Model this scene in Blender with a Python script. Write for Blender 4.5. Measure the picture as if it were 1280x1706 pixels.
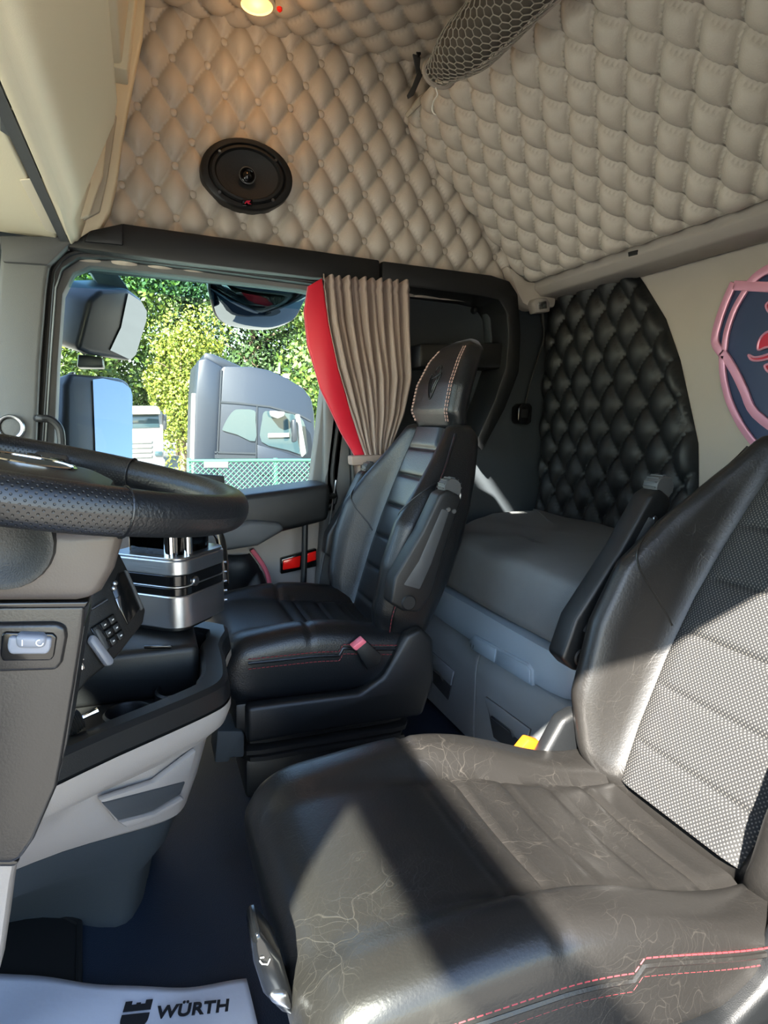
import bpy, bmesh, math, random
import numpy as np
from mathutils import Vector, Matrix
random.seed(7)
S = bpy.context.scene
COL = S.collection
for o in list(bpy.data.objects): bpy.data.objects.remove(o)

# ------------------------------------------------------------------ camera
H = 0.95                                   # eye height over the cab floor
FPX = 1050.0                               # focal length in photo pixels (1280 x 1706)
YAW, PIT, ROLL = math.radians(20.7), math.radians(8.2), math.radians(1.0)
CF = Vector((math.sin(YAW)*math.cos(PIT), math.cos(YAW)*math.cos(PIT), -math.sin(PIT)))
_r0 = Vector((math.cos(YAW), -math.sin(YAW), 0)); _u0 = _r0.cross(CF)
CR = math.cos(ROLL)*_r0 + math.sin(ROLL)*_u0
CU = -math.sin(ROLL)*_r0 + math.cos(ROLL)*_u0
CAM = Vector((0, 0, H))
cd = bpy.data.cameras.new('camera'); cam = bpy.data.objects.new('camera', cd); COL.objects.link(cam)
m = Matrix((CR, CU, -CF)).transposed().to_4x4(); m.translation = CAM
cam.matrix_world = m
cd.sensor_fit = 'VERTICAL'; cd.sensor_height = 36; cd.lens = FPX/1706*36; cd.clip_start = 0.02; cd.clip_end = 400
S.camera = cam
def P(px, py, x=None, y=None, z=None, off=None):
    """photo pixel -> point on a world plane x=, y= or z="""
    d = CF*FPX + CR*(px-640) - CU*(py-853)
    if x is not None: t = x/d.x
    elif y is not None: t = y/d.y
    else: t = (z-H)/d.z
    return CAM + d*t
def PP(pts, **k): return [P(a, b, **k) for a, b in pts]

# ------------------------------------------------------------------ light
W = bpy.data.worlds.new('sky'); S.world = W; W.use_nodes = True
nt = W.node_tree; nt.nodes.clear()
sky = nt.nodes.new('ShaderNodeTexSky'); sky.sky_type = 'NISHITA'; sky.sun_disc = False
sky.sun_elevation = math.radians(37); sky.sun_rotation = math.radians(220); sky.air_density = 1.0; sky.dust_density = 0.3
bg = nt.nodes.new('ShaderNodeBackground'); bg.inputs[1].default_value = 0.32
wo = nt.nodes.new('ShaderNodeOutputWorld')
nt.links.new(sky.outputs[0], bg.inputs[0]); nt.links.new(bg.outputs[0], wo.inputs[0])
SUN = Vector((.85, 1.0, -1.05)).normalized()
sl = bpy.data.lights.new('sun', 'SUN'); sl.energy = 15.5; sl.angle = math.radians(0.9); sl.color = (1.0, 0.93, 0.82)
so = bpy.data.objects.new('sun', sl); COL.objects.link(so); so.rotation_mode = 'QUATERNION'
so.rotation_quaternion = SUN.to_track_quat('-Z', 'Y'); so.location = (-6, -6, 8)
S.view_settings.view_transform = 'Standard'; S.view_settings.look = 'None'
S.view_settings.gamma = 1.0; S.view_settings.use_curve_mapping = False
S.view_settings.exposure = 1.82

# ------------------------------------------------------------------ materials
def lin(c):
    c = c/255.0
    return c/12.92 if c <= .04045 else ((c+.055)/1.055)**2.4
def rgb(r, g, b): return (lin(r), lin(g), lin(b), 1)
MATS = {}
def mat(name, col, rough=.5, metal=0, bump=0, bscale=200, spec=.5, var=0, vscale=8, coat=0, detail=3):
    m = bpy.data.materials.new(name); m.use_nodes = True
    n = m.node_tree.nodes; l = m.node_tree.links; b = n['Principled BSDF']
    b.inputs['Base Color'].default_value = col; b.inputs['Roughness'].default_value = rough
    b.inputs['Metallic'].default_value = metal; b.inputs['Specular IOR Level'].default_value = spec
    b.inputs['Coat Weight'].default_value = coat
    tc = n.new('ShaderNodeTexCoord')
    if var:
        t = n.new('ShaderNodeTexNoise'); t.inputs['Scale'].default_value = vscale; t.inputs['Detail'].default_value = 5
        l.new(tc.outputs['Object'], t.inputs['Vector'])
        r = n.new('ShaderNodeMix'); r.data_type = 'RGBA'
        r.inputs[6].default_value = tuple(c*(1-var) for c in col[:3])+(1,)
        r.inputs[7].default_value = tuple(min(1, c*(1+var)) for c in col[:3])+(1,)
        l.new(t.outputs['Fac'], r.inputs[0]); l.new(r.outputs[2], b.inputs['Base Color'])
    if bump:
        t = n.new('ShaderNodeTexNoise'); t.inputs['Scale'].default_value = bscale; t.inputs['Detail'].default_value = detail
        l.new(tc.outputs['Object'], t.inputs['Vector'])
        u = n.new('ShaderNodeBump'); u.inputs['Strength'].default_value = bump; u.inputs['Distance'].default_value = .002
        l.new(t.outputs['Fac'], u.inputs['Height']); l.new(u.outputs[0], b.inputs['Normal'])
    MATS[name] = m
    return m
M = MATS
mat('taupe_leather', rgb(198, 188, 174), .42, bump=.25, bscale=260, var=.05)
mat('black_leather', rgb(16, 18, 21), .36, bump=.3, bscale=320)
mat('black_tuft', rgb(17, 20, 23), .52, bump=.2, bscale=300)
mat('charcoal', rgb(46, 53, 58), .7, bump=.3, bscale=500)
mat('black_plastic', rgb(17, 19, 21), .45, bump=.2, bscale=700)
mat('gloss_black', rgb(14, 15, 17), .15)
mat('dark_grey', rgb(66, 68, 70), .5, bump=.2, bscale=600)
mat('pillar_grey', rgb(96, 98, 98), .6, bump=.25, bscale=500)
mat('cabinet_grey', rgb(134, 139, 142), .5, bump=.25, bscale=600)
mat('rail_grey', rgb(132, 146, 158), .42, bump=.15, bscale=500)
mat('console_grey', rgb(150, 143, 137), .55, bump=.25, bscale=600)
mat('beige_plastic', rgb(234, 222, 192), .5, bump=.15, bscale=400)
mat('beige_dark', rgb(190, 181, 162), .55)
mat('wall_cloth', rgb(168, 160, 152), .8, bump=.2, bscale=900, var=.03)
mat('column_brown', rgb(74, 68, 64), .38, bump=.1, bscale=500)
mat('column_dark', rgb(33, 32, 32), .3, bump=.1, bscale=500)
mat('rubber', rgb(18, 19, 20), .6)
mat('floor_rubber', rgb(28, 40, 56), .55, bump=.5, bscale=350, var=.15, vscale=5)
mat('red_vinyl', rgb(205, 28, 52), .45)
mat('red_stitch', rgb(140, 42, 48), .6)
mat('crest_stitch', rgb(120, 40, 46), .7)
mat('grey_stitch', rgb(170, 140, 130), .7)
mat('curtain', rgb(150, 134, 126), .9, bump=.4, bscale=700)
mat('chrome', rgb(220, 220, 220), .08, 1)
mat('satin_metal', rgb(170, 172, 176), .3, 1)
mat('mirror_glass', rgb(118, 126, 134), .01, 1)
mat('mattress', rgb(104, 108, 110), .95, bump=.7, bscale=900, var=.06, vscale=30)
mat('net', rgb(150, 142, 130), .8)
mat('dark_taupe', rgb(86, 79, 70), .9)
mat('hem', rgb(160, 148, 136), .85)
mat('thread', rgb(240, 236, 225), .8)
mat('pink_metal', rgb(222, 160, 188), .3, .35)
mat('navy', rgb(52, 66, 98), .45, bump=.1, bscale=400)
mat('crest_red', rgb(190, 30, 60), .35)
mat('paper', rgb(206, 210, 222), .8, bump=.3, bscale=60)
mat('ink', rgb(28, 30, 36), .7)
mat('white_ink', rgb(225, 225, 225), .6)
mat('orange', rgb(235, 110, 20), .4)
mat('pink_button', rgb(230, 110, 125), .4)
mat('reflector', rgb(255, 30, 24), .15, spec=.8)
mat('pink_piping', rgb(200, 96, 110), .5)
mat('speaker_cone', rgb(34, 35, 36), .7, bump=.3, bscale=300)
mat('concrete', rgb(140, 136, 127), .9, bump=.4, bscale=6, var=.08, vscale=2)
mat('truck_paint', rgb(20, 27, 38), .42)
mat('truck_dark', rgb(30, 34, 40), .4)
mat('truck_glass', rgb(44, 60, 66), .08)
mat('truck_white', rgb(118, 118, 116), .4)
mat('fence_green', rgb(46, 92, 78), .5)
mat('bark', rgb(96, 84, 68), .9)
mat('rocker', rgb(120, 124, 134), .35)
mat('lamp_amber', rgb(255, 190, 110), .4)
def brushed():
    m = mat('brushed', rgb(190, 194, 200), .32, 1); n = m.node_tree.nodes; l = m.node_tree.links; b = n['Principled BSDF']
    tc = n.new('ShaderNodeTexCoord'); mp = n.new('ShaderNodeMapping'); mp.inputs['Scale'].default_value = (3, 3, 600)
    t = n.new('ShaderNodeTexNoise'); t.inputs['Scale'].default_value = 1; t.inputs['Detail'].default_value = 4
    l.new(tc.outputs['Object'], mp.inputs['Vector']); l.new(mp.outputs[0], t.inputs['Vector'])
    r = n.new('ShaderNodeMapRange'); r.inputs[3].default_value = .2; r.inputs[4].default_value = .5
    l.new(t.outputs['Fac'], r.inputs[0]); l.new(r.outputs[0], b.inputs['Roughness'])
    u = n.new('ShaderNodeBump'); u.inputs['Strength'].default_value = .25; u.inputs['Distance'].default_value = .001
    l.new(t.outputs['Fac'], u.inputs['Height']); l.new(u.outputs[0], b.inputs['Normal'])
brushed()
def glass(name, tint, refl):
    m = bpy.data.materials.new(name); m.use_nodes = True; n = m.node_tree.nodes; l = m.node_tree.links; n.clear()
    o = n.new('ShaderNodeOutputMaterial'); t = n.new('ShaderNodeBsdfTransparent'); t.inputs[0].default_value = tint
    g = n.new('ShaderNodeBsdfGlossy'); g.inputs['Roughness'].default_value = .02
    f = n.new('ShaderNodeFresnel'); f.inputs[0].default_value = refl
    x = n.new('ShaderNodeMixShader'); l.new(f.outputs[0], x.inputs[0]); l.new(t.outputs[0], x.inputs[1]); l.new(g.outputs[0], x.inputs[2])
    l.new(x.outputs[0], o.inputs[0]); M[name] = m
glass('glass', (.93, .97, .95, 1), 1.07)
glass('tint_band', (.72, .88, .90, 1), 1.12)
glass('smoke_glass', (.10, .12, .13, 1), 1.5)
def emit(name, col, st):
    m = bpy.data.materials.new(name); m.use_nodes = True; b = m.node_tree.nodes['Principled BSDF']
    b.inputs['Base Color'].default_value = col; b.inputs['Emission Color'].default_value = col; b.inputs['Emission Strength'].default_value = st
    M[name] = m
emit('lamp_glow', rgb(255, 170, 70), 1.6)
def worn_leather():
    m = mat('worn_leather', rgb(31, 30, 29), .35, spec=.42); n = m.node_tree.nodes; l = m.node_tree.links; b = n['Principled BSDF']
    tc = n.new('ShaderNodeTexCoord')
    ns = n.new('ShaderNodeTexNoise'); ns.inputs['Scale'].default_value = 5; ns.inputs['Detail'].default_value = 3
    l.new(tc.outputs['Object'], ns.inputs['Vector'])
    ad = n.new('ShaderNodeMix'); ad.data_type = 'RGBA'; ad.blend_type = 'ADD'; ad.inputs[0].default_value = .35
    l.new(tc.outputs['Object'], ad.inputs[6]); l.new(ns.outputs['Color'], ad.inputs[7])
    def crack(scale, w):
        v = n.new('ShaderNodeTexVoronoi'); v.feature = 'DISTANCE_TO_EDGE'; v.inputs['Scale'].default_value = scale
        l.new(ad.outputs[2], v.inputs['Vector'])
        r = n.new('ShaderNodeMapRange'); r.inputs[1].default_value = 0; r.inputs[2].default_value = w; r.inputs[3].default_value = 1; r.inputs[4].default_value = 0
        l.new(v.outputs['Distance'], r.inputs[0]); return r.outputs[0]
    c1 = crack(9, .010); c2 = crack(38, .02)
    n2 = n.new('ShaderNodeTexNoise'); n2.inputs['Scale'].default_value = 7; n2.inputs['Detail'].default_value = 4; l.new(tc.outputs['Object'], n2.inputs['Vector'])
    mk = n.new('ShaderNodeMapRange'); mk.inputs[1].default_value = .40; mk.inputs[2].default_value = .72; l.new(n2.outputs['Fac'], mk.inputs[0])
    def mul(a, b_):
        k = n.new('ShaderNodeMath'); k.operation = 'MULTIPLY'
        for i, q in enumerate((a, b_)):
            if isinstance(q, float): k.inputs[i].default_value = q
            else: l.new(q, k.inputs[i])
        return k.outputs[0]
    def add(a, b_):
        k = n.new('ShaderNodeMath'); k.operation = 'ADD'; l.new(a, k.inputs[0]); l.new(b_, k.inputs[1]); return k.outputs[0]
    c3 = crack(18, .010); cr = mul(add(add(mul(c1, .5), mul(c3, .5)), mul(c2, .3)), mk.outputs[0])
    mx = n.new('ShaderNodeMix'); mx.data_type = 'RGBA'; mx.inputs[6].default_value = rgb(31, 30, 29); mx.inputs[7].default_value = rgb(68, 65, 61)
    l.new(cr, mx.inputs[0]); l.new(mx.outputs[2], b.inputs['Base Color'])
    fine = n.new('ShaderNodeTexNoise'); fine.inputs['Scale'].default_value = 260; l.new(tc.outputs['Object'], fine.inputs['Vector'])
    hgt = add(mul(fine.outputs['Fac'], .35), mul(cr, .45))
    u = n.new('ShaderNodeBump'); u.inputs['Strength'].default_value = .4; u.inputs['Distance'].default_value = .002
    l.new(hgt, u.inputs['Height']); l.new(u.outputs[0], b.inputs['Normal'])
worn_leather()
def dotted(name, base, dot, sp, r0):
    """woven seat cloth: pale knots in staggered rows, laid out in the panel's own UV (metres)"""
    m = mat(name, base, .75 if 'dot' in name else .35); n = m.node_tree.nodes; l = m.node_tree.links; b = n['Principled BSDF']
    uv = n.new('ShaderNodeUVMap'); 
    vo = n.new('ShaderNodeTexVoronoi'); vo.inputs['Randomness'].default_value = 0; vo.inputs['Scale'].default_value = 1/sp
    mp = n.new('ShaderNodeMapping'); mp.inputs['Rotation'].default_value = (0, 0, math.radians(45))
    l.new(uv.outputs[0], mp.inputs['Vector']); l.new(mp.outputs[0], vo.inputs['Vector'])
    r = n.new('ShaderNodeMapRange'); r.inputs[1].default_value = r0; r.inputs[2].default_value = r0+.12; r.inputs[3].default_value = 1; r.inputs[4].default_value = 0
    l.new(vo.outputs['Distance'], r.inputs[0])
    mx = n.new('ShaderNodeMix'); mx.data_type = 'RGBA'; mx.inputs[6].default_value = base; mx.inputs[7].default_value = dot
    l.new(r.outputs[0], mx.inputs[0]); l.new(mx.outputs[2], b.inputs['Base Color'])
    u = n.new('ShaderNodeBump'); u.inputs['Strength'].default_value = .5; u.inputs['Distance'].default_value = .001 if 'dot' in name else -.001
    l.new(r.outputs[0], u.inputs['Height']); l.new(u.outputs[0], b.inputs['Normal'])
dotted('dot_cloth', rgb(30, 31, 33), rgb(104, 100, 94), .0052, .18)
dotted('wheel_perf', rgb(22, 23, 25), rgb(8, 8, 8), .0042, .12)
def leafmat(name, c1, c2):
    m = mat(name, c1, .6); n = m.node_tree.nodes; l = m.node_tree.links; b = n['Principled BSDF']
    oi = n.new('ShaderNodeNewGeometry'); mx = n.new('ShaderNodeMix'); mx.data_type = 'RGBA'; mx.inputs[6].default_value = c1; mx.inputs[7].default_value = c2
    l.new(oi.outputs['Random Per Island'], mx.inputs[0]); l.new(mx.outputs[2], b.inputs['Base Color'])
    b.inputs['Transmission Weight'].default_value = 0
leafmat('leaf_a', rgb(28, 54, 13), rgb(80, 104, 28))
leafmat('leaf_b', rgb(60, 80, 16), rgb(118, 126, 38))
leafmat('leaf_c', rgb(19, 40, 14), rgb(52, 78, 28))

# ------------------------------------------------------------------ builders
def tag(o, label=None, cat=None, group=None, kind=None):
    if label: o['label'] = label
    if cat: o['category'] = cat
    if group: o['group'] = group
    if kind: o['kind'] = kind
    return o
def thing(name, label, cat, loc=(0, 0, 0), group=None):
    o = bpy.data.objects.new(name, None); COL.objects.link(o); o.location = loc; o.empty_display_size = .05
    return tag(o, label, cat, group)
def struct(name, loc=(0, 0, 0)):
    o = bpy.data.objects.new(name, None); COL.objects.link(o); o.location = loc; o.empty_display_size = .05
    o['kind'] = 'structure'; return o
def adopt(o, parent):
    if parent is not None:
        o.parent = parent
        if parent.type == 'EMPTY': o.matrix_parent_inverse = Matrix.Translation(-Vector(parent.location))
def finish(name, me, material, parent=None, smooth=True, ang=35):
    if material is not None and len(me.materials) == 0: me.materials.append(M[material])
    if smooth:
        me.polygons.foreach_set('use_smooth', [True]*len(me.polygons)); me.set_sharp_from_angle(angle=math.radians(ang))
    me.update()
    o = bpy.data.objects.new(name, me); COL.objects.link(o); adopt(o, parent); return o
def raw(name, verts, faces, material, parent=None, smooth=True, ang=35, fix=True):
    me = bpy.data.meshes.new(name); me.from_pydata([tuple(v) for v in verts], [], faces)
    if fix:
        bm = bmesh.new(); bm.from_mesh(me); bmesh.ops.recalc_face_normals(bm, faces=bm.faces); bm.to_mesh(me); bm.free()
    return finish(name, me, material, parent, smooth, ang)
def from_bm(name, bm, material, parent=None, smooth=True, ang=35):
    bmesh.ops.recalc_face_normals(bm, faces=bm.faces)
    me = bpy.data.meshes.new(name); bm.to_mesh(me); bm.free(); return finish(name, me, material, parent, smooth, ang)
def bevel_all(bm, r, seg=2, minang=25):
    if r <= 0: return
    es = [e for e in bm.edges if len(e.link_faces) == 2 and e.calc_face_angle(0) > math.radians(minang)]
    bmesh.ops.bevel(bm, geom=es, offset=r, offset_type='OFFSET', segments=seg, profile=.5, affect='EDGES', clamp_overlap=True)
def prism(name, pts, vec, material, parent=None, bevel=.004, seg=2):
    """extrude a planar outline by vec"""
    bm = bmesh.new(); vec = Vector(vec)
    a = [bm.verts.new(p) for p in pts]; b = [bm.verts.new(Vector(p)+vec) for p in pts]
    bm.faces.new(a); bm.faces.new(b[::-1]); n = len(pts)
    for i in range(n): bm.faces.new((a[i], b[i], b[(i+1) % n], a[(i+1) % n]))
    bmesh.ops.recalc_face_normals(bm, faces=bm.faces)
    bevel_all(bm, bevel, seg)
    return from_bm(name, bm, material, parent)
def box(name, x0, x1, y0, y1, z0, z1, material, parent=None, bevel=.005, seg=2, rot=None):
    bm = bmesh.new(); bmesh.ops.create_cube(bm, size=1)
    bmesh.ops.scale(bm, vec=(x1-x0, y1-y0, z1-z0), verts=bm.verts); bevel_all(bm, bevel, seg)
    if rot is not None: bmesh.ops.rotate(bm, cent=(0, 0, 0), matrix=rot, verts=bm.verts)
    bmesh.ops.translate(bm, vec=((x0+x1)/2, (y0+y1)/2, (z0+z1)/2), verts=bm.verts)
    return from_bm(name, bm, material, parent)
def crom(pts, n, closed=False):
    pts = [Vector(p) for p in pts]; N = len(pts); out = []
    segs = N if closed else N-1
    for i in range(segs):
        p1, p2 = pts[i], pts[(i+1) % N]
        p0 = pts[(i-1) % N] if closed or i > 0 else p1*2-p2
        p3 = pts[(i+2) % N] if closed or i+2 < N else p2*2-p1
        for k in range(n):
            t = k/n
            out.append(.5*((2*p1)+(p2-p0)*t+(2*p0-5*p1+4*p2-p3)*t*t+(3*p1-p0-3*p2+p3)*t**3))
    if not closed: out.append(pts[-1])
    return out
def frames(path, closed=False):
    n = len(path); T = []
    for i in range(n):
        a = path[(i-1) % n] if closed or i > 0 else path[i]
        b = path[(i+1) % n] if closed or i < n-1 else path[i]
        T.append((b-a).normalized())
    up = Vector((0, 0, 1)) if abs(T[0].z) < .9 else Vector((1, 0, 0))
    out = []; nrm = T[0].cross(up).normalized()
    for t in T:
        nrm = (nrm - t*nrm.dot(t)); nrm.normalize(); out.append((t, nrm, t.cross(nrm)))
    return out
def tube_bm(bm, path, r, n=8, closed=False, sq=1.0):
    path = [Vector(p) for p in path]; fr = frames(path, closed); rings = []
    for i, (p, (t, a, b)) in enumerate(zip(path, fr)):
        rr = r[i] if isinstance(r, (list, tuple)) else r
        rings.append([bm.verts.new(p+a*math.cos(2*math.pi*k/n)*rr+b*math.sin(2*math.pi*k/n)*rr*sq) for k in range(n)])
    m_ = len(rings)
    for i in range(m_ if closed else m_-1):
        A, B = rings[i], rings[(i+1) % m_]
        for k in range(n): bm.faces.new((A[k], A[(k+1) % n], B[(k+1) % n], B[k]))
    if not closed: bm.faces.new(rings[0][::-1]); bm.faces.new(rings[-1])
def tube(name, path, r, material, parent=None, n=8, closed=False, sq=1.0):
    bm = bmesh.new(); tube_bm(bm, path, r, n, closed, sq); return from_bm(name, bm, material, parent)
def loft(name, rings, material, parent=None, cap=True, ang=40):
    n = len(rings[0]); v = [p for r in rings for p in r]; f = []
    for i in range(len(rings)-1):
        for k in range(n): f.append((i*n+k, i*n+(k+1) % n, (i+1)*n+(k+1) % n, (i+1)*n+k))
    if cap: f.append(tuple(range(n))[::-1]); f.append(tuple((len(rings)-1)*n+k for k in range(n)))
    return raw(name, v, f, material, parent, ang=ang)
def grid(name, fn, nu, nv, material, parent=None, uv=None, ang=60, keep=None):
    v = [fn(i/nu, j/nv) for j in range(nv+1) for i in range(nu+1)]; f = []
    for j in range(nv):
        for i in range(nu):
            a = j*(nu+1)+i; q = (a, a+1, a+nu+2, a+nu+1)
            if keep is None or keep((i+.5)/nu, (j+.5)/nv): f.append(q)
    me = bpy.data.meshes.new(name); me.from_pydata([tuple(p) for p in v], [], f)
    if uv:
        ul = me.uv_layers.new(name='UVMap'); c = [uv((i)/nu, (j)/nv) for j in range(nv+1) for i in range(nu+1)]
        for lp in me.loops: ul.data[lp.index].uv = c[lp.vertex_index]
    return finish(name, me, material, parent, True, ang)
def rring(w, h, r, n=48):
    """rounded rectangle outline, evenly spaced, centred: (a, b) pairs, starting mid right, counter-clockwise"""
    r = min(r, w*.999, h*.999); segs = []
    per = 4*(w-r)+4*(h-r)+2*math.pi*r; out = []
    def at(s):
        L = [(h-r), math.pi*r/2, 2*(w-r), math.pi*r/2, 2*(h-r), math.pi*r/2, 2*(w-r), math.pi*r/2, (h-r)]
        i = 0
        while i < 8 and s > L[i]: s -= L[i]; i += 1
        if i == 0: return (w, s)
        if i == 1: a = s/r; return (w-r+r*math.cos(a), h-r+r*math.sin(a))
        if i == 2: return (w-r-s, h)
        if i == 3: a = math.pi/2+s/r; return (-w+r+r*math.cos(a), h-r+r*math.sin(a))
        if i == 4: return (-w, h-r-s)
        if i == 5: a = math.pi+s/r; return (-w+r+r*math.cos(a), -h+r+r*math.sin(a))
        if i == 6: return (-w+r+s, -h)
        if i == 7: a = 1.5*math.pi+s/r; return (w-r+r*math.cos(a), -h+r+r*math.sin(a))
        return (w, -h+r+s)
    return [at(per*k/n) for k in range(n)]
def lathe(name, prof, c, axis, material, parent=None, n=32, sx=1, sy=1, cap=True):
    """spin (radius, height) pairs about an axis through c; sx, sy stretch it into an oval"""
    ax = Vector(axis).normalized(); up = Vector((0, 0, 1)) if abs(ax.z) < .9 else Vector((1, 0, 0))
    a = up.cross(ax).normalized(); b = ax.cross(a); c = Vector(c)
    rings = [[c+ax*h+a*(r*sx*math.cos(2*math.pi*k/n))+b*(r*sy*math.sin(2*math.pi*k/n)) for k in range(n)] for r, h in prof]
    return loft(name, rings, material, parent, cap)
def sstep(a, b, x):
    t = max(0, min(1, (x-a)/(b-a))); return t*t*(3-2*t)
def gau(x, s): return math.exp(-(x/s)**2)
def interp(x, xs, ys): return float(np.interp(x, xs, ys))
def strip(name, path, w, nrm, depth, material, parent=None, bevel=.002, closed=False):
    """flat band of width w following a path that lies in a plane with normal nrm"""
    path = [Vector(p) for p in path]; nrm = Vector(nrm).normalized(); L = []; R_ = []
    for i, p in enumerate(path):
        a = path[max(0, i-1)]; b = path[min(len(path)-1, i+1)]; s = (b-a).normalized().cross(nrm)
        ww = w[i] if isinstance(w, (list, tuple)) else w
        L.append(p+s*ww/2); R_.append(p-s*ww/2)
    return prism(name, L+R_[::-1], nrm*depth, material, parent, bevel)
def stitch(name, path, r, dash, gap, material, parent):
    """sewn thread: short raised dashes along a path"""
    bm = bmesh.new(); path = [Vector(p) for p in path]; d = 0; pts = []
    seg = [(path[i+1]-path[i]).length for i in range(len(path)-1)]; tot = sum(seg)
    def at(s):
        for i, q in enumerate(seg):
            if s <= q: return path[i].lerp(path[i+1], s/max(q, 1e-9))
            s -= q
        return path[-1]
    while d+dash < tot:
        tube_bm(bm, [at(d), at(d+dash*.5), at(d+dash)], r, 5); d += dash+gap
    o = from_bm(name, bm, material, parent); o['kind'] = 'stuff'; return o
def tuft_h(u, v, du, dv, Hh):
    p = u/du+v/dv; q = u/du-v/dv
    sp = abs(math.sin(math.pi*p)); sq = abs(math.sin(math.pi*q))
    base = (sp*sq)**.38
    return Hh*(.3+.7*base) - Hh*.12*(gau(sp, .12)+gau(sq, .12)) - Hh*.2*(1-sp)**6*(1-sq)**6
def tuft(name, O, ue, ve, ne, U, V, du, dv, Hh, material, parent=None, u0=0, v0=0, umin=None, umax=None, vmin=None, vmax=None, k=12, warp=None, edge=.03, hole=None):
    """buttoned upholstery: du, dv = diamond width and height; umin.. = edge limits as functions"""
    O, ue, ve, ne = Vector(O), Vector(ue), Vector(ve), Vector(ne)
    # diamonds: fold lines are u/du +- v/dv = integer ; grid steps divide the diamond
    su, sv = du/k, dv/k; nu, nv = int(round(U/su)), int(round(V/sv)); vs = []; idx = {}; fs = []; cl = {}
    for j in range(nv+1):
        for i in range(nu+1):
            u, v = i*su, j*sv; uu, vv = u, v; c = 0
            a = umin(v) if umin else 0; b = umax(v) if umax else U
            if u < a: uu = a; c = 1
            if u > b: uu = b; c = 2
            a2 = vmin(uu) if vmin else 0; b2 = vmax(uu) if vmax else V
            if v < a2: vv = a2; c = 3
            if v > b2: vv = b2; c = 4
            h = tuft_h(uu-u0, vv-v0, du, dv, Hh)
            dd = min(uu-a, b-uu, vv-a2, b2-vv)
            h *= math.sqrt(max(0, 1-(1-min(1, max(0, dd)/edge))**2))
            p = O+ue*uu+ve*vv+ne*h
            if warp: p = warp(p, uu, vv)
            cl[(i, j)] = c; idx[(i, j)] = len(vs); vs.append(p)
    for j in range(nv):
        for i in range(nu):
            ks = [(i, j), (i+1, j), (i+1, j+1), (i, j+1)]
            cc = [cl[q] for q in ks]
            if cc[0] and all(x == cc[0] for x in cc): continue
            if hole and hole[0] < (i+.5)*su < hole[1] and hole[2] < (j+.5)*sv < hole[3]: continue
            fs.append(tuple(idx[q] for q in ks))
    me = bpy.data.meshes.new(name); me.from_pydata([tuple(p) for p in vs], [], fs)
    bm = bmesh.new(); bm.from_mesh(me); bmesh.ops.remove_doubles(bm, verts=bm.verts, dist=1e-5)
    fn = sum((f.normal for f in bm.faces), Vector())
    if fn.dot(ne) < 0: bmesh.ops.reverse_faces(bm, faces=bm.faces)
    bm.to_mesh(me); bm.free()
    return finish(name, me, material, parent, True, 180)

# ================================================================== THE CAB SHELL
YD = 2.15                                   # inner face of the passenger door
XR = 1.53                                   # rear wall
ZC = 2.15                                   # ceiling
fl = box('floor', -.85, 1.58, .2, 2.3, -.06, 0, 'floor_rubber', bevel=0); fl['kind'] = 'structure'
wr = struct('wall_rear', (1.55, 1.2, 0))
box('wall_panel', XR, 1.6, .2, 2.3, 0, 2.22, 'wall_cloth', wr, bevel=0)
wp = struct('wall_right', (.4, 2.3, 0))
box('lower_panel', -.9, 1.58, 2.23, 2.34, 0, .60, 'charcoal', wp, bevel=0)
box('upper_panel', -.9, 1.58, 2.23, 2.34, 1.41, 2.22, 'charcoal', wp, bevel=0)
box('rear_panel', .70, 1.58, 2.28, 2.34, .60, 1.41, 'charcoal', wp, bevel=0)
box('front_panel', -.9, -.36, 2.23, 2.34, .60, 1.41, 'charcoal', wp, bevel=0)
wd = struct('wall_left', (.4, .22, 0))
box('rear_panel', .62, 1.6, .16, .25, 0, 2.22, 'charcoal', wd, bevel=.01)
box('front_panel', -.9, -.46, .16, .25, -.3, 2.22, 'charcoal', wd, bevel=.01)
box('header_panel', -.46, .62, .16, .25, 1.29, 2.22, 'charcoal', wd, bevel=.01)
wf = struct('wall_front', (-.9, 1.2, 0))
box('lower_panel', -.96, -.9, .16, 2.34, -.1, .74, 'black_plastic', wf, bevel=0)
box('header_panel', -.96, -.9, .16, 2.34, 1.46, 2.22, 'beige_plastic', wf, bevel=0)
w2 = struct('window_2', (-.93, 1.2, .74))
box('pane', -.935, -.925, .25, 2.23, .74, 1.46, 'glass', w2, bevel=0)
box('frame', -.95, -.905, .22, .27, .74, 1.46, 'black_plastic', w2, bevel=0)
box('frame', -.95, -.905, 2.21, 2.26, .74, 1.46, 'black_plastic', w2, bevel=0)
ce = struct('ceiling', (.4, 1.2, ZC))
HX0, HX1, HY0, HY1 = -.02, .15, .52, .97        # unseen open roof hatch, added to throw the sun streak on lining and mattress
for q in ((-.96, HX0, .16, 2.34), (HX1, 1.6, .16, 2.34), (HX0, HX1, .16, HY0), (HX0, HX1, HY1, 2.34)):
    box('roof_panel', q[0], q[1], q[2], q[3], 2.2, 2.26, 'charcoal', ce, bevel=0)
for q in ((HX0-.02, HX0, HY0-.02, HY1+.02), (HX1, HX1+.02, HY0-.02, HY1+.02), (HX0, HX1, HY0-.02, HY0), (HX0, HX1, HY1, HY1+.02)):
    box('added_hatch_frame', q[0], q[1], q[2], q[3], 2.12, 2.2, 'beige_plastic', ce, bevel=0)
tuft('quilted_lining', (-.12, .26, ZC+.03), (1, 0, 0), (0, 1, 0), (0, 0, -1), 1.64, 1.92, .125, .13, .045, 'taupe_leather', ce, k=12, u0=.05, v0=.02, hole=(.10, .27, .26, .71))

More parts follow.
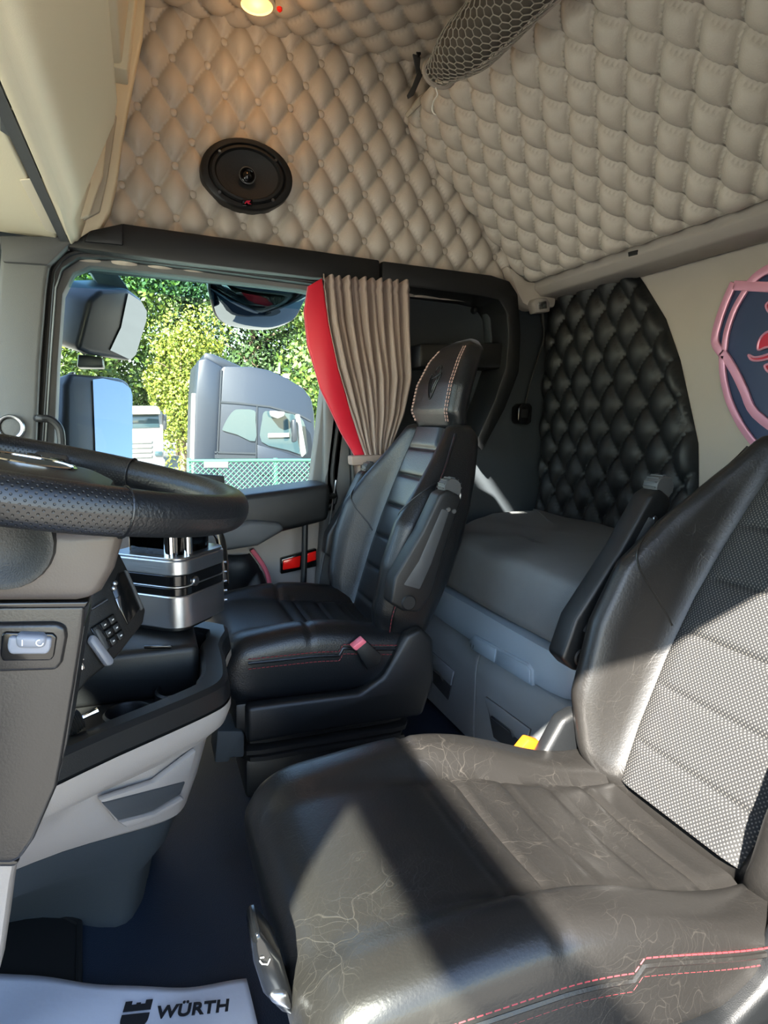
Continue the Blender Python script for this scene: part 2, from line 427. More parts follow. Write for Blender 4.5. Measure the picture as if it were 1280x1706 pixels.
# --- quilted lining of the passenger side, with its covered buttons
qs = struct('trim_1', (.6, 2.2, 1.46))
TU, TV, TO = .103, .152, Vector((-.2, 2.2, 1.40))
b0 = P(294, 363, y=2.17); u0 = b0.x-TO.x; v0 = b0.z-TO.z
tuft('quilted_panel', TO, (1, 0, 0), (0, 0, 1), (0, -1, 0), 1.73, .80, TU, TV, .056, 'taupe_leather', qs, u0=u0, v0=v0, k=14)
bm = bmesh.new(); bmesh.ops.create_uvsphere(bm, u_segments=10, v_segments=6, radius=.0122)
bmesh.ops.scale(bm, vec=(1, .55, 1), verts=bm.verts); bme = bpy.data.meshes.new('button'); bm.to_mesh(bme); bm.free()
bme.materials.append(M['taupe_leather']); bme.polygons.foreach_set('use_smooth', [True]*len(bme.polygons))
for a in range(-6, 30):
    for b in range(-12, 18):
        if (a+b) % 2: continue
        x = b0.x+a*TU/2*1.0; z = b0.z+b*TV/2
        if not (-.06 < x < 1.34 and 1.50 < z < 2.10): continue
        if ((x-.32)/.155)**2+((z-1.70)/.125)**2 < 1: continue
        if x > .80+max(0, (2.05-z))*.95: continue
        o = bpy.data.objects.new('button', bme); COL.objects.link(o); o.location = (x, 2.173, z); adopt(o, qs)

# --- black header and pillar surround
tr = struct('trim_2', (.6, 2.12, 1.45))
prism('header_cover', PP([(150, 384), (205, 372), (420, 402), (633, 433), (633, 470), (520, 462), (300, 436), (110, 411)], y=2.08), (0, .14, 0), 'black_plastic', tr, .006)
prism('pillar_surround', PP([(637, 434), (820, 458), (850, 468), (864, 490), (869, 555), (866, 620), (842, 682), (804, 752), (792, 738), (824, 668), (843, 612), (848, 560), (845, 522), (832, 500), (800, 493), (690, 479), (637, 472)], y=2.08), (0, .2, 0), 'black_plastic', tr, .008)
cp = prism('corner_cover', PP([(150, 384), (205, 372), (205, 408), (140, 402)], y=2.07), (0, .05, 0), 'black_plastic', tr, .004)
# recess behind the curtain
rc = struct('trim_3', (1.0, 2.2, .8))
prism('recess_back', PP([(640, 470), (700, 476), (835, 490), (862, 520), (866, 600), (830, 700), (760, 800), (640, 800)], y=2.26), (0, .02, 0), 'charcoal', rc, 0)
prism('grip_ledge', PP([(700, 572), (838, 570), (848, 577), (848, 606), (838, 614), (700, 612)], y=2.12), (0, .14, 0), 'black_plastic', rc, .012)
for q in ((791, 517), (818, 578)): lathe('screw', [(0, -.012), (.009, -.010), (.013, 0), (.013, .01)], P(*q, y=2.245), (0, 1, 0), 'black_plastic', rc, 12)
prism('inner_return', PP([(800, 480), (840, 485), (866, 560), (850, 640), (812, 700), (835, 610), (830, 530)], y=2.2), (0, .06, 0), 'dark_grey', rc, .01)
# dark side lining behind the seat
sp_ = struct('trim_4', (1.3, 2.2, 0))
prism('side_lining', [Vector(p) for p in ((.95, 2.2, .3), (1.53, 2.2, .3), (1.53, 2.2, 1.48), (1.22, 2.2, 1.48), (1.27, 2.2, 1.2), (1.22, 2.2, .98), (1.05, 2.2, .78), (.95, 2.2, .7))], (0, .05, 0), 'charcoal', sp_, .01)
prism('corner_lining', PP([(846, 440), (880, 468), (930, 474), (926, 512), (888, 515), (872, 505), (862, 486)], y=2.12), (0, .08, 0), 'taupe_leather', sp_, .012)

# --- windscreen pillar
ap = struct('trim_5', (-.4, 2.12, .6))
prism('pillar_cover', PP([(2, 398), (130, 398), (100, 418), (82, 440), (76, 480), (66, 600), (58, 780), (58, 860), (-40, 860), (-12, 600)], y=2.09), (0, .12, 0), 'pillar_grey', ap, .012, 3)
prism('pillar_cap', PP([(-2, 392), (135, 394), (112, 410), (96, 426), (80, 441), (4, 436)], y=2.075), (0, .1, 0), 'dark_grey', ap, .006)
lathe('tweeter_ring', [(.026, .01), (.026, -.006), (.030, -.009), (.034, -.009), (.037, -.004), (.037, .01)], P(18, 712, y=2.08), (0, 1, 0), 'satin_metal', ap, 28, cap=False)
lathe('tweeter_cap', [(.0, -.003), (.020, -.003), (.025, -.001), (.026, .01)], P(18, 712, y=2.08), (0, 1, 0), 'pillar_grey', ap, 28)
g = crom(PP([(66, 697), (84, 699), (98, 712), (102, 730), (102, 752), (102, 800)], y=2.02), 6)
tube('grab_handle', [P(62, 697, y=2.09)]+g, .011, 'black_plastic', ap, 10)

# ================================================================== PASSENGER DOOR
d1 = struct('door_1', (.2, 2.2, .1))
WIN_IN = [(122, 455), (150, 443), (200, 448), (330, 462), (500, 482), (536, 490), (548, 510), (545, 600), (530, 730), (518, 822), (400, 832), (250, 845), (88, 850), (90, 760), (97, 600), (105, 490)]
WIN_OUT = [(86, 440), (112, 416), (165, 412), (330, 435), (520, 462), (575, 470), (582, 500), (578, 640), (560, 800), (556, 850), (400, 862), (250, 875), (52, 880), (60, 740), (72, 580), (80, 470)]
def ring_prism(name, inner, outer, y, dy, material, parent, bevel=.005):
    bm = bmesh.new(); n = len(inner); V = []
    for yy in (y, y+dy):
        V.append(([bm.verts.new(P(*p, y=y)+Vector((0, yy-y, 0))) for p in outer], [bm.verts.new(P(*p, y=y)+Vector((0, yy-y, 0))) for p in inner]))
    for i in range(n):
        j = (i+1) % n
        bm.faces.new((V[0][0][i], V[0][0][j], V[0][1][j], V[0][1][i])); bm.faces.new((V[1][0][i], V[1][1][i], V[1][1][j], V[1][0][j]))
        bm.faces.new((V[0][0][i], V[1][0][i], V[1][0][j], V[0][0][j])); bm.faces.new((V[0][1][i], V[0][1][j], V[1][1][j], V[1][1][i]))
    bmesh.ops.recalc_face_normals(bm, faces=bm.faces); bevel_all(bm, bevel, 2, 40)
    return from_bm(name, bm, material, parent)
def mid(a, b, t): return [(p[0]*(1-t)+q[0]*t, p[1]*(1-t)+q[1]*t) for p, q in zip(a, b)]
ring_prism('window_frame', WIN_IN, mid(WIN_IN, WIN_OUT, .62), 2.17, .07, 'pillar_grey', d1, .006)
ring_prism('frame_edge', mid(WIN_IN, WIN_OUT, .52), mid(WIN_IN, WIN_OUT, 1.12), 2.13, .10, 'black_plastic', d1, .006)
tube('door_seal', crom(PP(mid(WIN_IN, WIN_OUT, .80), y=2.125), 5, True), .008, 'rubber', d1, 8, True)
tube('chrome_bead', crom(PP(mid(WIN_IN, WIN_OUT, .98)[1:6], y=2.12), 5), .0022, 'satin_metal', d1, 6)
pane = prism('pane', PP(WIN_IN, y=2.205), (0, .004, 0), 'glass', d1, 0)
prism('tint_strip', PP([(104, 470), (122, 449), (150, 441), (330, 462), (540, 488), (540, 520), (330, 497), (230, 485), (104, 478)], y=2.2025), (0, .001, 0), 'tint_band', d1, 0)
# lower door trim
def dp(name, pts, y, dy, m_, bev=.01, par=d1): return prism(name, PP(pts, y=y), (0, dy, 0), m_, par, bev, 3)
dp('door_panel', [(60, 850), (540, 832), (530, 930), (520, 1060), (505, 1300), (60, 1300)], 2.17, .08, 'console_grey')
led = dp('window_ledge', [(330, 845), (400, 826), (552, 806), (552, 832), (548, 868), (400, 905), (330, 915)], 2.02, .19, 'black_plastic', .02)
dp('armrest', [(300, 893), (420, 868), (470, 872), (475, 884), (430, 910), (330, 925), (300, 925)], 1.99, .12, 'dark_grey', .012)
pad = tuft('quilted_pad', P(340, 1045, y=2.175), (1, 0, 0), (0, 0, 1), (0, -1, 0), .30, .26, .15, .19, .05, 'black_tuft', d1, umax=lambda v: .155+.06*math.sin(min(1, v/.26)*math.pi), u0=.12, v0=.11)
pp = [P(340, 1045, y=2.14)+Vector((.155+.06*math.sin(t/12*math.pi)+.008, 0, .26*t/12)) for t in range(13)]
tube('piping', crom(pp, 3), .008, 'pink_piping', d1, 8)
rf = dp('reflector_housing', [(468, 931), (528, 914), (528, 944), (468, 957)], 2.15, .03, 'gloss_black', .005)
dp('reflector', [(472, 934), (502, 926), (500, 945), (472, 950)], 2.143, .02, 'reflector', .003, rf)
dp('reflector', [(508, 924), (527, 918), (527, 933), (508, 939)], 2.143, .02, 'reflector', .003, rf)
gp = crom(PP([(548, 826), (525, 828), (513, 838), (509, 858), (507, 940), (503, 1020), (500, 1060)], y=2.04), 6)
tube('grab_bar', [P(556, 826, y=2.12)]+gp, .0105, 'black_plastic', d1, 12)
dp('rear_post', [(544, 640), (578, 640), (590, 760), (576, 1010), (528, 1010), (540, 830)], 2.13, .1, 'pillar_grey', .012)
dp('rear_post_edge', [(578, 600), (600, 600), (612, 760), (600, 1040), (570, 1040), (586, 800)], 2.11, .12, 'black_plastic', .012)
tube('post_bead', crom(PP([(560, 800), (548, 880), (534, 960), (526, 1010)], y=2.118), 5), .003, 'satin_metal', d1, 6)

# ================================================================== SEATS
def make_seat(name, label, yc, xf, xr, zt, base, ang, leather, panel_mat, stitch_mat, ks=1.0, bolster=1.0, hump=.0, arm=(.17, .72), arm_n=0, drop=.03):
    """seat facing -x: cushion from xf to xr with its top at zt; backrest hinged at base=(x,z), leaning back by ang"""
    root = thing(name, label, 'seat', ((xf+xr)/2, yc, 0))
    L = xr-xf; hw = .255
    # ---- cushion (closed loft along x)
    chan = [xf+L*t for t in (.50, .64, .78, .90)]
    rings = []; N = 96
    ts = sorted(set([i/70 for i in range(71)]+[.003, .007]))
    for t in ts:
        x = xf+L*t
        nose = (1-(1-min(1, t/.17))**2.6)**(1/2.6) if t < .17 else 1
        w = (hw-.012*(1-t))*(.86+.14*nose); 
        top = zt+.012*math.sin(min(1, t/.45)*math.pi)*.8-drop*sstep(.40, 1, t); bot = zt-.155
        hh = (top-bot)/2*max(.06, nose); mz = bot+(top-bot)/2+.012*(1-nose)
        ring = []
        for a, b in rring(w, hh, min(.034 if drop > .05 else .05, hh*.8), N):
            y = a; z = mz+b
            if b > 0:
                k = abs(a)/w; s_ = sstep(0, hh*.7, b)
                bol = .034*sstep(.52, .74, k)*(.35+.65*sstep(.12, .5, t))*(1-(.6 if drop > .05 else .1)*sstep(.55, 1, t))
                z += s_*bol*nose - s_*.008*gau(k-.55, .03)*sstep(.3, .4, t)
                if k < .58:
                    z += s_*(-.007*sum(gau(x-c, .006) for c in chan))*(1-sstep(.5, .58, k)) + s_*.004*math.sin(min(1, max(0, (t-.4)/.6))*math.pi*4.2)**2*(1-sstep(.4, .58, k))
                    z += -.010*(1-(k/.58)**2)*s_*sstep(.3, .6, t)
                z -= s_*.007*gau(x-(xf+L*.42), .007)
            ring.append(Vector((x, yc+y, z)))
        rings.append(ring)
    cu = loft('cushion', rings, leather, root, ang=60)
    # welt round the top edge of the cushion
    for sgn in (-1, 1):
        pth = [Vector((xf+L*t, yc+sgn*(hw-(.0015 if drop > .05 else -.0015)-.012*(1-t)), zt-.032-(drop*.86)*sstep(.40, 1, t)+(.014 if t > .56 else -.004))) for t in [.12+.02*i for i in range(45)]]
        tube('welt', pth, .004, leather, cu, 6)
        stitch('stitching', [p+Vector((0, sgn*.001, .010)) for p in pth], .0012, .0075, .0028, stitch_mat, cu)
        stitch('stitching', [p+Vector((0, sgn*.0005, -.014)) for p in pth], .0012, .0075, .0028, stitch_mat, cu)
    # ---- backrest
    ca, sa = math.cos(ang), math.sin(ang)
    def bp(s, y, n):                                    # s up the back, n towards the front
        s = s*ks; return Vector((base[0]+s*sa-n*ca, yc+y, base[1]+s*ca+n*sa))
    SL = [0, .05, .12, .25, .36, .46, .55, .62, .68]
    Wd = [.205, .225, .245, .258, .256, .240, .212, .182, .160]
    Bg = [b_*bolster for b_ in (.02, .05, .085, .105, .105, .075, .045, .025, .012)]
    Th = [.065, .072, .078, .086, .09, .09, .09, .09, .085]
    lines = [.10, .20, .30, .40, .50, .59]
    rings = []; n_s = 60
    for i in range(n_s+1):
        s = .68*i/n_s; w = interp(s, SL, Wd); bg_ = interp(s, SL, Bg); th = interp(s, SL, Th)
        e = 1-(1-min(1, (s+.004)/.05))**2.5
        e2 = 1-(1-min(1, (.684-s)/.04))**2.5; e = min(e, e2)
        ring = []
        for a, b in rring(w*(.9+.1*e), th/2*max(.1, e), .05*max(.2, e), 80):
            k = abs(a)/w; n_ = b-th/2
            if b > 0: n_ += sstep(0, th*.4, b)*(bg_*sstep(.58, .82, k)-.012*(1-sstep(.5, .62, k)) - .006*gau(k-.64, .02)) * e
            ring.append(bp(s, a, n_))
        rings.append(ring)
    br = loft('backrest', rings, leather, root, ang=60)
    # centre panel with stitched channels
    s0, s1 = .03, .655
    def pw(s): return interp(s, SL, [.13, .142, .154, .163, .160, .146, .128, .108, .098])
    def pf(u, v):
        s = s0+(s1-s0)*v; w = pw(s); y = (u*2-1)*w; k = abs(u*2-1)
        g_ = sum(gau(s-c, .004) for c in lines); nn = .002-.022*sstep(.88, 1, k)
        nn += (.006*(1-math.exp(-min([abs(s-c) for c in lines])/.006))-.003*g_)*(1-sstep(.70, .92, k))
        return bp(s, y, nn)
    grid('centre_panel', pf, 40, 130, panel_mat, br, uv=lambda u, v: ((u*2-1)*pw(s0+(s1-s0)*v), s0+(s1-s0)*v))
    for sgn in (-1, 1):
        pth = [bp(s, sgn*interp(s, SL, Wd)*.985, interp(s, SL, Bg)*.62-.012) for s in [.06+.02*i for i in range(30)]]
        tube('welt', pth, .004, leather, br, 6)
        stitch('stitching', [p+Vector((-.002, sgn*.002, 0)) for p in pth], .0015, .007, .004, stitch_mat, br)
        # crease across the bolster, lying on its surface
        def surf(s_, k):
            w = interp(s_, SL, Wd); q_ = max(0, min(1, (k*w-(w-.05))/.05))
            return bp(s_, sgn*k*w, interp(s_, SL, Bg)*sstep(.58, .82, k)-.012*(1-sstep(.5, .62, k))-.05*(1-math.sqrt(1-q_*q_)))
        pth = [surf(.50-.20*t/14, .985-.37*(t/14)**1.2) for t in range(15)]
        tube('bolster_seam', crom(pth, 3), .0022, leather, br, 6)
    # ---- headrest
    HS = [.655, .70, .78, .86, .91, .935]; HW = [.125, .140, .138, .122, .100, .055]; HT = [.07, .068, .066, .062, .055, .03]; HF = [-.01, .024, .034, .026, .010, -.012]
    rings = []
    for i in range(33):
        s = .655+.28*i/32; w = interp(s, HS, HW); th = interp(s, HS, HT); fr = interp(s, HS, HF)
        rings.append([bp(s, a, fr-th/2+b) for a, b in rring(w, th/2, .035, 56)])
    hr = loft('headrest', rings, leather, root, ang=60)
    for sgn in (-1, 1):
        for off in (0, .010):
            pth = [bp(s, sgn*(interp(s, HS, HW)-.030+off), interp(s, HS, HF)+.001-(.0018 if off else 0)) for s in [.675+.012*i for i in range(20)]]
            stitch('stitching', pth, .0016, .007, .0035, 'grey_stitch', hr)
    # pressed crest on the headrest: a shield outline with a rosette above
    def hp(a, b): return bp(.79+b, a, interp(.79+b, HS, HF)+.001)
    tube('embossed_crest', crom([hp(*q) for q in ((0, -.055), (-.026, -.01), (-.030, .022), (0, .012), (.030, .022), (.026, -.01))], 5, True), .0022, leather, hr, 6, True)
    tube('embossed_crest', crom([hp(*q) for q in ((0, -.036), (-.014, -.008), (-.016, .008), (.016, .008), (.014, -.008))], 4, True), .0018, leather, hr, 6, True)
    tube('embossed_crest', [hp(.017*math.cos(t*.52), .035+.014*math.sin(t*.52)) for t in range(12)], .002, leather, hr, 6, True)
    # ---- folded-up armrests
    def ap_(s, y, n): return bp(arm[0]+(s-.13)*arm[1], y, n+arm_n)
    for sgn in (-1, 1):
        y = sgn*.292
        prof = [(.13, .095), (.115, .055), (.125, .015), (.20, -.005), (.34, .0), (.545, .0), (.56, .010), (.565, .045), (.54, .062), (.40, .075), (.22, .105)]
        ar = prism('armrest', [ap_(s, y-.027, n) for s, n in prof], (0, .054, 0), 'black_plastic', root, .012, 3)
        prism('armrest_pad', [ap_(s, y-.028, n) for s, n in ((.20, .082), (.30, .062), (.50, .048), (.50, .020), (.30, .022), (.20, .03))], (0, .056, 0), 'dark_grey', ar, .006)
        wh = lathe('thumbwheel', [(.0, -.020), (.022, -.020), (.024, -.016), (.024, .016), (.022, .020), (0, .020)], ap_(.575, y, .030), (0, 1, 0), 'dark_grey', ar, 20)
        for k in range(14):
            a = k/14*2*math.pi; c = ap_(.575, y, .030)+Vector((math.cos(a)*.0245, 0, math.sin(a)*.0245))
            tube('rib', [c+Vector((0, -.017, 0)), c+Vector((0, .017, 0))], .0018, 'dark_grey', ar, 5)
        lathe('pivot_cap', [(.0, -.003), (.016, -.003), (.019, 0), (.019, .01)], ap_(.150, y-.028, .050), (0, 1, 0), 'rubber', ar, 20)
        for q in (.0, .016): lathe('screw', [(0, -.002), (.005, -.002), (.006, 0), (.006, .004)], ap_(.50, y-.028, .012+q), (0, 1, 0), 'satin_metal', ar, 10)
        tube('chrome_edge', crom([ap_(s, y+.0, n-.004) for s, n in ((.14, .012), (.20, -.006), (.34, -.003), (.545, -.003), (.566, .01), (.568, .04))], 4), .003, 'satin_metal', ar, 6)
    # ---- base: side covers, frame and bellows
    zb = zt-.15
    for sgn in (-1, 1):
        sc = [(xf+.05, zb+.02), (xf+.05, zb-.07), (xr+.00+hump, zb-.07), (xr+.03+hump, zb+.02), (xr+.025+hump, zb+.13), (xr-.01+hump, zb+.165), (xr-.05+hump, zb+.15), (xr-.11+hump, zb+.05), (xr-.17+hump, zb+.015)]
        prism('side_cover', [Vector((a, yc+sgn*.255-.02, b)) for a, b in sc], (0, .04, 0), 'black_plastic', root, .012, 3)
    box('seat_pan', xf+.03, xr-.01+hump, yc-.23, yc+.23, zb-.07, zb+.01, 'black_plastic', root, .01)
    for k in range(4):
        z = zb-.085-.024*k
        bl = rring(L/2-.02-.010*(k % 2), .21-.01*(k % 2), .04, 48)
        rg = [[Vector(((xf+xr)/2+.02+a*(1-q), yc+b*(1-q), z+dz)) for a, b in bl] for q, dz in ((.05, .013), (.0, .007), (0, -.004), (.05, -.010))]
        loft('bellows_fold', rg, 'rubber', root)
    box('base_box', xf+.06, xr, yc-.17, yc+.17, 0, zb-.17, 'black_plastic', root, .012)
    return root, bp
PS, pbp = make_seat('passenger_seat', 'black leather seat with tall headrest in front of the taupe curtain', 1.66, .145, .64, .425, (.565, .34), math.radians(18.5), 'black_leather', 'black_leather', 'crest_stitch', ks=.955)
bk = prism('belt_buckle', PP([(590, 1078), (607, 1064), (637, 1092), (634, 1104), (614, 1118)], y=1.375), (0, .03, 0), 'black_plastic', PS, .004)
prism('release_button', PP([(587, 1079), (606, 1064), (612, 1070), (594, 1085)], y=1.372), (0, .026, 0), 'pink_button', bk, .003)
DS, dbp = make_seat('driver_seat', 'worn black leather seat with dotted cloth backrest beside the open door', .745, .128, .80, .365, (.80, .26), math.radians(26), 'worn_leather', 'dot_cloth', 'red_stitch', ks=1.13, bolster=1.28, hump=.01, arm=(.165, .82), arm_n=.028, drop=.078)
# switch pod on the front near corner of the driver seat and the belt buckle behind it
pod = prism('switch_pod', PP([(420, 1570), (432, 1553), (470, 1600), (500, 1700), (470, 1690), (440, 1660), (424, 1610)], y=.60), (0, .05, 0), 'gloss_black', DS, .01, 3)
tube('seat_symbol', PP([(433, 1601), (437, 1606), (446, 1607), (450, 1598)], y=.598), .0007, 'white_ink', pod, 5)
tube('seat_symbol', PP([(434, 1596), (440, 1595)], y=.598), .0007, 'white_ink', pod, 5)
prism('lever_tip', PP([(448, 1660), (480, 1655), (490, 1690), (452, 1675)], y=.595), (0, .04, 0), 'satin_metal', DS, .006, 3)
ob = prism('buckle_housing', PP([(930, 1290), (958, 1220), (978, 1205), (985, 1225), (962, 1290)], y=1.02), (0, .03, 0), 'dark_grey', DS, .006)
prism('buckle_release', PP([(858, 1262), (882, 1232), (904, 1238), (894, 1266)], y=1.03), (0, .025, 0), 'orange', DS, .004)

# ================================================================== LOWER BUNK
XB = .86                                     # front of the bunk
cab = thing('storage_cabinet', 'grey plastic storage cabinet with latched doors under the lower bunk', 'cabinet', (1.2, 1.4, 0))
FOOT = [(XB+.03, 1.88), (XB+.03, 1.10), (1.52, 1.10), (1.52, 2.19), (1.32, 2.19)]
prism('body', [Vector((a, b, .0)) for a, b in FOOT], (0, 0, .325), 'cabinet_grey', cab, .01)
def cdoor(y0, y1, zlo, zhi):
    # door leaf with a bulged upper edge
    def sec(y):
        return [Vector((XB+.028, y, zlo)), Vector((XB+.004, y, zlo+.004)), Vector((XB, y, zlo+.05)), Vector((XB, y, zhi-.085)), Vector((XB+.004, y, zhi-.05)), Vector((XB+.016, y, zhi-.01)), Vector((XB+.03, y, zhi))]
    return loft('door', [sec(y0+(y1-y0)*t) for t in (0, .02, .98, 1)], 'cabinet_grey', cab, ang=25)
def catch(door, pts_o, pts_i, pts_bar):
    prism('latch_recess', [p+Vector((-.004, 0, 0)) for p in PP(pts_o, x=XB)], (.006, 0, 0), 'dark_grey', door, .002)
    prism('latch_plate', [p+Vector((-.008, 0, 0)) for p in PP(pts_i, x=XB)], (.006, 0, 0), 'cabinet_grey', door, .002)
    tube('latch_bar', [p+Vector((-.012, 0, 0)) for p in PP(pts_bar, x=XB)], .0035, 'satin_metal', door, 6)
dA = cdoor(1.515, 1.90, .02, .325); dB = cdoor(1.10, 1.505, .02, .325)
catch(dA, [(718, 1083), (758, 1118), (757, 1130), (748, 1166), (722, 1136)], [(718, 1083), (759, 1118), (754, 1142), (722, 1110)], [(723, 1110), (740, 1124), (744, 1133)])
catch(dB, [(811, 1160), (886, 1215), (882, 1232), (876, 1268), (824, 1228)], [(811, 1160), (886, 1215), (879, 1240), (822, 1196)], [(826, 1193), (858, 1217), (863, 1227)])
# front rail of the bunk: one bar that bends back at both ends
rail = thing('bunk_rail', 'blue-grey plastic front rail running under the mattress', 'bunk rail', (1.1, 1.4, .33))
path = crom([(1.27, 2.19, 0), (1.02, 1.96, 0), (XB+.03, 1.87, 0), (XB+.012, 1.75, 0), (XB+.012, 1.5, 0), (XB+.012, 1.28, 0), (XB+.02, 1.16, 0), (XB+.06, 1.11, 0), (1.1, 1.10, 0), (1.46, 1.10, 0)], 8)
prof = [(-.022, .335), (-.026, .345), (-.024, .40), (-.014, .428), (.004, .432), (.05, .43), (.05, .333)]
rings = []
for i, p in enumerate(path):
    t = (path[min(i+1, len(path)-1)]-path[max(0, i-1)]).normalized(); nn = Vector((-t.y, t.x, 0))
    if nn.x > 0: nn = -nn
    rings.append([p+nn*(-a)+Vector((0, 0, b)) for a, b in prof])
loft('rail', rings, 'rail_grey', rail, ang=30)
def rp(pts): return [p+Vector((-.018, 0, 0)) for p in PP(pts, x=XB)]
kp = prism('control_strip', rp([(790, 1068), (800, 1056), (890, 1104), (897, 1115), (897, 1142), (792, 1079)]), (.012, 0, 0), 'rail_grey', rail, .003)
prism('control_key', [p+Vector((-.003, 0, 0)) for p in rp([(793, 1069), (801, 1060), (837, 1079), (834, 1102), (795, 1078)])], (.006, 0, 0), 'rail_grey', kp, .002)
prism('control_key', [p+Vector((-.003, 0, 0)) for p in rp([(840, 1081), (890, 1107), (894, 1116), (894, 1137), (838, 1104)])], (.006, 0, 0), 'rail_grey', kp, .002)
for q in ((797, 1070), (801, 1073)): tube('key_symbol', [p+Vector((-.0045, 0, 0)) for p in rp([q, (q[0]-1, q[1]+6)])], .0009, 'dark_grey', kp, 4)
# mattress
MF = [(XB+.01, 1.80), (XB+.005, 1.74), (XB, 1.5), (XB+.005, 1.25), (XB+.015, 1.14), (XB+.06, 1.10), (1.1, 1.10), (1.35, 1.10), (1.50, 1.105), (1.515, 1.3), (1.515, 2.16), (1.47, 2.185), (1.32, 2.185), (1.24, 2.15), (1.03, 1.94), (.90, 1.835)]
mc = Vector((1.2, 1.6, 0)); out = crom([(a, b, 0) for a, b in MF], 5, True); rings = []
for sc, z in ((.955, .432), (.985, .440), (.998, .46), (.992, .50), (1.0, .535), (.997, .565), (.985, .583), (.965, .592), (.90, .597), (.7, .600), (.4, .601)):
    rings.append([mc+(p-mc)*sc*(1 if True else 1)+Vector((0, 0, z+.006+.004*math.sin(p.y*17+p.x*5)*(1 if z > .45 else 0))) for p in out])
mt = loft('bunk_mattress', rings, 'mattress', None, ang=60)
tag(mt, 'grey fabric mattress with cut corners on the lower bunk', 'mattress')

# ================================================================== REAR WALL PANELS
rp_ = thing('quilted_wall_panel', 'black quilted leather panel with curved edge on the rear wall above the mattress', 'wall panel', (1.5, 1.8, .59))
EU = [(.56, 1.40), (.70, 1.405), (.79, 1.412), (.90, 1.425), (1.02, 1.47), (1.15, 1.52), (1.28, 1.59), (1.40, 1.69), (1.46, 1.745)]
def edge(v): return 2.20-interp(.56+v, [a for a, b in EU], [b for a, b in EU])
tuft('quilting', (1.528, 2.20, .56), (0, -1, 0), (0, 0, 1), (-1, 0, 0), .82, .93, .115, .165, .045, 'black_tuft', rp_, umax=edge, vmax=lambda u: .905-.02*u, u0=.06, v0=.05, k=14)
em = thing('wall_emblem', 'pink-framed navy shield emblem with red figure on the rear wall', 'emblem', (1.5, 1.2, 1.2))
XE = 1.515
yc_e = P(1330, 560, x=XE).y
def mir(pts): return [Vector((p.x, 2*yc_e-p.y, p.z)) for p in pts]
fld = [(1228, 478), (1250, 478), (1268, 460), (1290, 447), (1330, 436)]
left = PP([(1330, 436), (1290, 447), (1266, 460), (1250, 477), (1227, 477), (1212, 505), (1200, 540), (1194, 570), (1205, 590), (1207, 620), (1213, 650), (1222, 680), (1245, 720), (1290, 770), (1330, 790)], x=XE)
prism('field', left+mir(left)[::-1][1:-1], (-.012, 0, 0), 'navy', em, .003)
def band(pts, w=.022, mirror=True):
    a = crom(PP(pts, x=XE-.012), 4)
    strip('frame_band', a, w, (-1, 0, 0), .009, 'pink_metal', em, .003)
    if mirror: strip('frame_band', mir(a), w, (-1, 0, 0), .009, 'pink_metal', em, .003)
band([(1226, 471), (1211, 505), (1199, 540), (1194, 570), (1207, 591)], .024)
band([(1225, 476), (1250, 477), (1330, 481)], .026)
band([(1249, 476), (1266, 459), (1290, 446), (1330, 436)], .024)
band([(1246, 482), (1227, 515), (1214, 552), (1209, 586)], .018)
band([(1205, 585), (1216, 601), (1230, 625), (1242, 650), (1262, 690), (1330, 740)], .024)
band([(1206, 592), (1207, 620), (1212, 648), (1221, 676), (1245, 720), (1290, 770), (1330, 790)], .020)
def fig(pts): 
    prism('red_figure', crom(PP(pts, x=XE-.012), 4, True), (-.006, 0, 0), 'crest_red', em, 0)
    tube('figure_outline', crom(PP(pts, x=XE-.017), 4, True), .0032, 'pink_metal', em, 6, True)
fig([(1264, 583), (1265, 570), (1272, 558), (1284, 552), (1296, 560), (1290, 576), (1276, 579)])
fig([(1248, 591), (1256, 595), (1268, 594), (1285, 589), (1296, 592), (1284, 597), (1264, 601), (1252, 599)])
fig([(1275, 609), (1286, 606), (1296, 612), (1288, 622), (1279, 618)])
fig([(1277, 510), (1284, 502), (1294, 512), (1284, 522)])

# small switch with cable on the corner
rm = thing('bunk_remote', 'small black remote hanging on its cable beside the quilted black panel', 'remote control', (1.4, 2.15, 1.1))
prism('holder', PP([(890, 503), (893, 497), (912, 496), (917, 504), (917, 519), (895, 521)], y=2.08), (0, .05, 0), 'console_grey', rm, .005)
prism('holder_button', PP([(897, 503), (911, 501), (912, 514), (899, 516)], y=2.076), (0, .01, 0), 'chrome', rm, .003)
cab_p = crom(PP([(904, 522), (907, 545), (905, 570), (892, 610), (882, 645), (876, 672)], y=2.14), 8)
tube('cable', cab_p, .0035, 'rubber', rm, 8)
tube('strain_relief', PP([(903, 520), (905, 535), (906, 545)], y=2.135), [.009, .007, .004], 'rubber', rm, 8)
hs = prism('handset', PP([(864, 678), (870, 672), (884, 672), (888, 678), (886, 704), (880, 708), (866, 706), (863, 700)], y=2.14), (0, .05, 0), 'gloss_black', rm, .006, 3)
prism('handset_key', PP([(870, 682), (881, 682), (880, 696), (869, 696)], y=2.137), (0, .01, 0), 'black_plastic', hs, .002)

